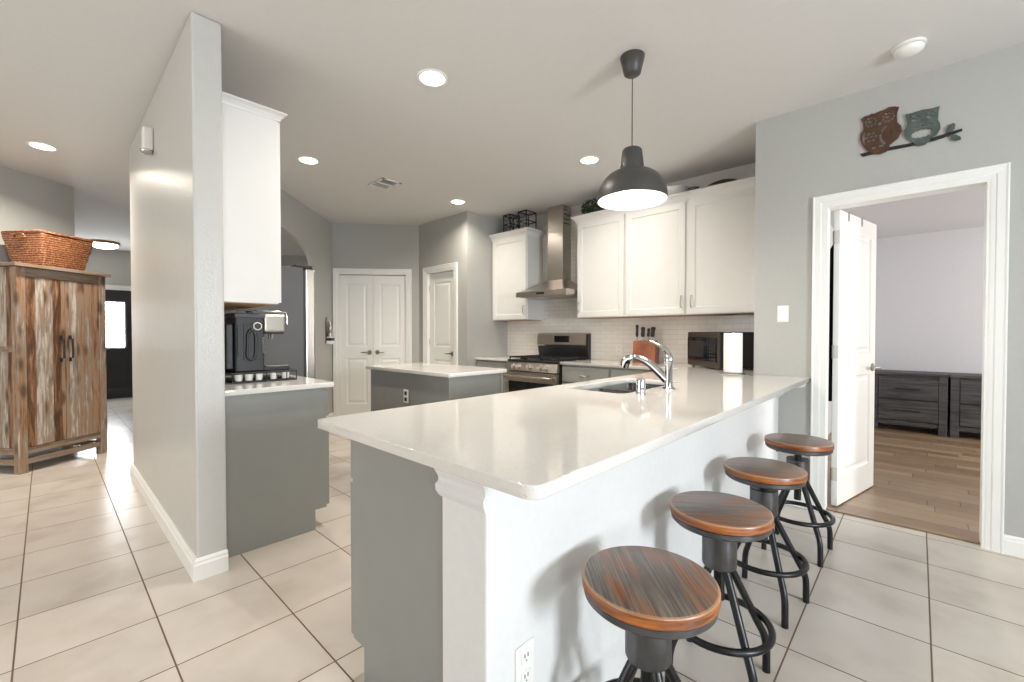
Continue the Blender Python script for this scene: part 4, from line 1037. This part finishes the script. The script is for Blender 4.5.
obj('inner_lining', lathe(B(), [(.1915, 1.9765)] + inner + [(0, 2.138)], 48), 'shade_white', sh, 50)
obj('bulb', lathe(B(), [(0, 1.995), (.030, 2.002), (.048, 2.028), (.050, 2.045), (.040, 2.075), (.018, 2.110), (.016, 2.135)], 24), 'bulb', pn, 60)
l = bpy.data.lights.new('pendant_glow', 'POINT'); l.energy = 5; l.color = WARM; l.shadow_soft_size = .052
lo = bpy.data.objects.new('pendant_glow', l); C.objects.link(lo); lo.location = (-1.203, 2.290, 2.040)
area('pendant_glow', (-1.203, 2.290, 1.985), (0, 0, -1), .30, .30, 8, WARM, 'DISK')

# ------------------------------------------------------------------ owl wall art
brown = [(-0.287, 2.604), (-0.263, 2.617), (-0.252, 2.612), (-0.232, 2.621), (-0.222, 2.614), (-0.197, 2.622), (-0.172, 2.624), (-0.151, 2.634), (-0.125, 2.629), (-0.101, 2.617), (-0.109, 2.589), (-0.112, 2.56), (-0.109, 2.527), (-0.091, 2.498), (-0.088, 2.466), (-0.104, 2.426), (-0.133, 2.404), (-0.146, 2.394), (-0.143, 2.375), (-0.159, 2.359), (-0.191, 2.351), (-0.224, 2.363), (-0.246, 2.383), (-0.255, 2.398), (-0.278, 2.432), (-0.290, 2.472), (-0.287, 2.507), (-0.273, 2.531), (-0.276, 2.572)]
teal = [(-0.074, 2.562), (-0.047, 2.560), (0.002, 2.564), (0.046, 2.557), (0.078, 2.560), (0.073, 2.527), (0.071, 2.481), (0.081, 2.455), (0.082, 2.425), (0.067, 2.394), (0.041, 2.383), (0.036, 2.367), (0.015, 2.350), (-0.01, 2.350), (-0.03, 2.366), (-0.038, 2.384), (-0.061, 2.403), (-0.076, 2.431), (-0.078, 2.466), (-0.066, 2.482), (-0.063, 2.512)]
branch = [(-0.289, 2.384), (-0.149, 2.386), (-0.045, 2.381), (0.053, 2.385), (0.109, 2.392), (0.171, 2.400), (0.173, 2.386), (0.123, 2.374), (0.053, 2.363), (-0.045, 2.361), (-0.148, 2.365), (-0.275, 2.361)]
bh = []
for ex, ez in ((-.236, 2.568), (-.152, 2.572)):
    for k in range(9): a = 2 * PI * k / 9; bh.append(ell(ex + .026 * math.cos(a), ez + .026 * math.sin(a), .0072, .0062, 8, a + PI / 2))
    bh.append(ell(ex - .004, ez + .002, .0095, .0085, 8))
bh.append(ell(-.193, 2.545, .0085, .013, 8))
bh += [ell(-.234 + .024 * math.cos(a), 2.473 + .026 * math.sin(a), .0078, .0078, 8) for a in [2 * PI * k / 6 for k in range(6)]] + [ell(-.234, 2.473, .0078, .0078, 8)]
bh += [ell(-.219, 2.400, .013, .006, 8), ell(-.183, 2.403, .013, .006, 8)]
bh.append([(-.268, 2.520), (-.275, 2.495), (-.277, 2.465), (-.266, 2.430), (-.260, 2.425), (-.266, 2.450), (-.268, 2.475), (-.264, 2.505)])
wing = [(-.144 - .050 * math.cos(t), 2.463 + .064 * math.sin(t)) for t in [-1.1 + 2.4 * k / 10 for k in range(11)]]
wing += [(-.144 - .039 * math.cos(t), 2.463 + .054 * math.sin(t)) for t in [1.3 - 2.4 * k / 10 for k in range(11)]]
bh.append(wing)
bh += [[(-.139, 2.50), (-.141, 2.43), (-.137, 2.43), (-.135, 2.50)], [(-.124, 2.515), (-.108, 2.475), (-.104, 2.478), (-.120, 2.517)]]
th_ = []
for ex, ez in ((-.030, 2.522), (.036, 2.521)):
    r0, r1 = .023, .0165
    up_ = [(ex + r0 * math.cos(t), ez + r0 * .85 * math.sin(t)) for t in [.15 + 2.85 * k / 10 for k in range(11)]]
    up_ += [(ex + r1 * math.cos(t), ez + r1 * .80 * math.sin(t)) for t in [3.0 - 2.85 * k / 10 for k in range(11)]]
    th_.append(up_)
    th_.append([(ex + r1 * math.cos(t), ez - .004 + r1 * .85 * math.sin(t)) for t in [3.4 + 2.6 * k / 8 for k in range(9)]] + [(ex + .006, ez - .002), (ex, ez - .008), (ex - .006, ez - .002)])
th_.append([(-.004, 2.500), (.002, 2.488), (.008, 2.500), (.002, 2.504)])
for k, x in enumerate((-.040, -.019, .002, .023, .044)):
    zc_ = 2.464 - .003 * (k % 2)
    th_.append([(x - .008, zc_ + .001), (x - .004, zc_ + .007), (x + .004, zc_ + .007), (x + .008, zc_ + .001), (x + .004, zc_ + .003), (x, zc_ + .004), (x - .004, zc_ + .003)])
th_.append([(.002 + (.052 if k % 2 else .044) * math.cos(2 * PI * k / 26), 2.423 + (.027 if k % 2 else .0215) * math.sin(2 * PI * k / 26)) for k in range(26)])
ow = thing('owl_wall_art', 'metal wall art of two owls on a branch above the doorway', 'wall art', (0, YO - .010, 0))
obj('rusty_owl', plate('rusty_owl', [brown] + [h[::-1] for h in bh], .0022, 0, 'XZ'), 'owl_brown', ow)['label'] = 'rusty brown owl'
obj('teal_owl', plate('teal_owl', [teal] + [h[::-1] for h in th_], .0022, 0, 'XZ'), 'owl_teal', ow)['label'] = 'grey green owl'
b_ = obj('branch', plate('branch', [branch], .004, 0, 'XZ'), 'owl_branch', ow); b_.location = (0, .006, 0)
for lf in ([(0.109, 2.392), (0.107, 2.417), (0.12, 2.436), (0.136, 2.442), (0.144, 2.43), (0.141, 2.406), (0.13, 2.392)], [(0.123, 2.372), (0.146, 2.372), (0.165, 2.353), (0.168, 2.336), (0.147, 2.334), (0.128, 2.346)]):
    obj('leaf', plate('leaf', [lf], .004, 0, 'XZ'), 'owl_teal', ow)
obj('mount', box(bx(-.20, .004, 2.48, -.185, .012, 2.495), .0, .004, 2.47, .012, .012, 2.482), 'owl_branch', ow)

# ------------------------------------------------------------------ rustic cabinet, basket
rc = thing('rustic_cabinet', 'reclaimed wood two-door cabinet with black handles against the left wall', 'cabinet', (-5.66, -.165, 0), math.atan2(.809, -.588))
# local x along the front (to the right in the photo), front toward -y, depth +y
CW, CD, CH = .727, .47, 1.83
rc.rotation_euler = (0, 0, math.atan2(.809, -.588))
obj('body', box(bx(.02, .02, .20, CW - .02, CD - .01, CH - .03), .06, .012, CH - .10, CW - .06, .02, CH - .035), 'rustic', rc)
for x0 in (0, CW - .062):
    for y0 in (0, CD - .062): obj('leg', bx(x0, y0, 0, x0 + .062, y0 + .062, CH - .03, bev=.003), 'rustic', rc)
dwid = (CW - .124 - .012) / 2
for k in range(2):
    x0 = .065 + k * (dwid + .004)
    o = obj('door', bx(x0, .002, .225, x0 + dwid, .022, CH - .115, bev=.002), 'rustic', rc)
    hx = x0 + dwid - .035 if k == 0 else x0 + .035
    h_ = B(); tube(h_, [(hx, .002, .99), (hx, -.030, .99), (hx, -.030, 1.17), (hx, .002, 1.17)], .007, 8)
    for z in (.975, 1.185): box(h_, hx - .010, -.004, z - .018, hx + .010, .003, z + .018)
    obj('handle', h_, 'cast_iron', o)
obj('top_rail', bx(.062, .006, CH - .11, CW - .062, .03, CH - .03, bev=.002), 'rustic_rail', rc)
obj('bottom_rail', bx(.062, .004, .165, CW - .062, .035, .22, bev=.002), 'rustic_rail', rc)
obj('stretcher', bx(.062, .010, .075, CW - .062, .045, .125, bev=.002), 'rustic_rail', rc)
for z0, z1 in ((.165, .22), (1.06, 1.11), (.075, .125)):
    obj('side_rail', bx(.006, .062, z0, .035, CD - .062, z1), 'rustic_rail', rc)
    obj('side_rail', bx(CW - .035, .062, z0, CW - .006, CD - .062, z1), 'rustic_rail', rc)
obj('top', bx(-.03, -.03, CH - .03, CW + .03, CD, CH, bev=.003), 'rustic_rail', rc)
# basket
bk = thing('wicker_basket', 'square flared wicker basket on top of the rustic cabinet', 'basket', (-6.075, .035, CH), math.atan2(.809, -.588))
bm = B()
def rr(hx, hy, z, n=5): return [bm.verts.new((p[0], p[1], z)) for p in rounded(-hx, -hy, hx, hy, .03, n)]
lv = [rr(.172, .175, 0.002)]
for k in range(1, 9):
    t = k / 8; lv.append(rr(.172 + .05 * t + .004 * (k % 2), .175 + .05 * t + .004 * (k % 2), .30 * t))
for k in range(8, 0, -1):
    t = k / 8; lv.append(rr(.159 + .05 * t, .162 + .05 * t, max(.012, .30 * t)))
for a, b in zip(lv, lv[1:]):
    n = len(a)
    for i in range(n): bm.faces.new([a[i], a[(i + 1) % n], b[(i + 1) % n], b[i]])
bm.faces.new(lv[0]); bm.faces.new(lv[-1])
obj('body', bm, 'wicker', bk, 60)
rim = [(p[0], p[1], .302 + .012 * (abs(p[0] / .22) ** 3)) for p in rounded(-.219, -.222, .219, .222, .04, 5)]
obj('rim', tube(B(), rim, .012, 8, True), 'wicker', bk, 60)
for s_ in (-1, 1):
    obj('handle', tube(B(), smooth_path([(s_ * 0.229, -.06, .262), (s_ * 0.239, -.05, .285), (s_ * 0.241, 0, .292), (s_ * 0.239, .05, .285), (s_ * 0.229, .06, .262)], 4), .008, 8), 'wicker', bk, 60)

# ------------------------------------------------------------------ dressers in the bedroom
def dresser(x0, w_, label, cols):
    t = thing('dresser', label, 'dresser', (x0, 7.25, 0.002)); H = .735; Dp = .47
    obj('body', bx(.03, .02, .10, w_ - .03, Dp, H - .03), 'grey_wood', t)
    obj('top', bx(-.01, -.012, H - .03, w_ + .01, Dp + .01, H, bev=.003), 'grey_wood', t)
    for xx in (0, w_ - .075):
        for yy in (0, Dp - .075): obj('leg', bx(xx, yy, 0, xx + .075, yy + .075, H - .03, bev=.003), 'grey_wood', t)
    obj('apron', bx(.07, .01, .085, w_ - .07, .03, .135, bev=.002), 'grey_wood', t)
    cw = (w_ - .16 - .02 * (cols - 1)) / cols
    for c_ in range(cols):
        for z0, z1 in ((.145, .395), (.41, .665)):
            xa = .08 + c_ * (cw + .02)
            o = obj('drawer', bx(xa, -.004, z0, xa + cw, .02, z1, bev=.003), 'grey_wood', t)
            h_ = B(); cx = xa + cw / 2; zz = (z0 + z1) / 2; hw = min(.115, cw * .3)
            tube(h_, [(cx - hw, -.004, zz), (cx - hw, -.028, zz), (cx + hw, -.028, zz), (cx + hw, -.004, zz)], .006, 8)
            obj('handle', h_, 'cast_iron', o)
dresser(-.445, .705, 'weathered dark grey two-drawer dresser at the left of the bedroom wall', 1)
dresser(.283, .90, 'weathered dark grey dresser standing right of the first one', 1)

# ------------------------------------------------------------------ bar stools
def make_stool():
    t = thing('bar_stool', '', 'bar stool', (0, 0, 0), 0, 'bar stools along the peninsula')
    R = .165
    obj('seat', lathe(B(), [(0, .606), (R - .006, .606), (R - .002, .604), (R, .600), (R, .580), (R - .003, .577), (0, .577)], 64), 'seat', t, 35)
    obj('seat_plate', lathe(B(), [(0, .577), (R - .007, .577), (R - .004, .574), (R - .005, .560), (R - .012, .553), (0, .553)], 64), 'collar_iron', t, 35)
    obj('collar', lathe(B(), [(0, .514), (.030, .514), (.053, .515), (.0565, .512), (.0565, .408), (.054, .402), (.030, .400), (0, .400)], 40), 'collar_iron', t, 40)
    obj('screw', lathe(B(), [(0, .562)] + [(.0165 + .002 * (k % 2), .558 - k * .004) for k in range(70)] + [(0, .28)], 16), 'iron', t, 60)
    obj('lock_lever', box(tube(B(), [(-.02, -.014, .538), (-.085, -.058, .538)], .004, 8), -.094, -.068, .532, -.080, -.053, .544, bev=.003), 'cast_iron', t, 40)
    for k in range(4):
        a = PI / 4 + k * PI / 2; c, s = math.cos(a), math.sin(a)
        pth = [(.030, .404), (.040, .395), (.088, .305), (.150, .185), (.172, .145), (.182, .115), (.186, .085), (.187, .0)]
        P_ = smooth_path([(r * c, r * s, z) for r, z in pth], 5)
        obj('leg', tube(B(), P_, .0132, 12), 'iron', t, 60)
    obj('foot_ring', tube(B(), [(.163 * math.cos(x), .163 * math.sin(x), .205) for x in [2 * PI * k / 48 for k in range(48)]], .0118, 10, True), 'iron', t, 60)
    return t
st0 = make_stool()
ST = [(-.490, 1.028, 0, 8, 35, 'round-seat bar stool nearest the camera, its wood streaked grey and orange'),
      (-.506, 1.615, 0, 6, -60, 'second bar stool from the camera, standing behind the nearest one'),
      (-.507, 2.225, .006, -7, -55, 'third bar stool from the camera, second from the bedroom doorway'),
      (-.490, 2.890, .016, -2, 70, 'bar stool farthest from the camera, beside the bedroom doorway')]
for i, (x, y, dz, rl, rs, lab) in enumerate(ST):
    s = st0 if i == 0 else dup(st0, (x, y, 0))
    s.location = (x, y, 0); s.rotation_euler = (0, 0, math.radians(rl)); s['label'] = lab
    for c in s.children:
        if c.name.startswith('seat') and not c.name.startswith('seat_plate'): c.rotation_euler = (0, 0, math.radians(rs))
        if c.name.startswith(('seat', 'lock_lever')): c.location.z = dz          # each seat is screwed up to its own height
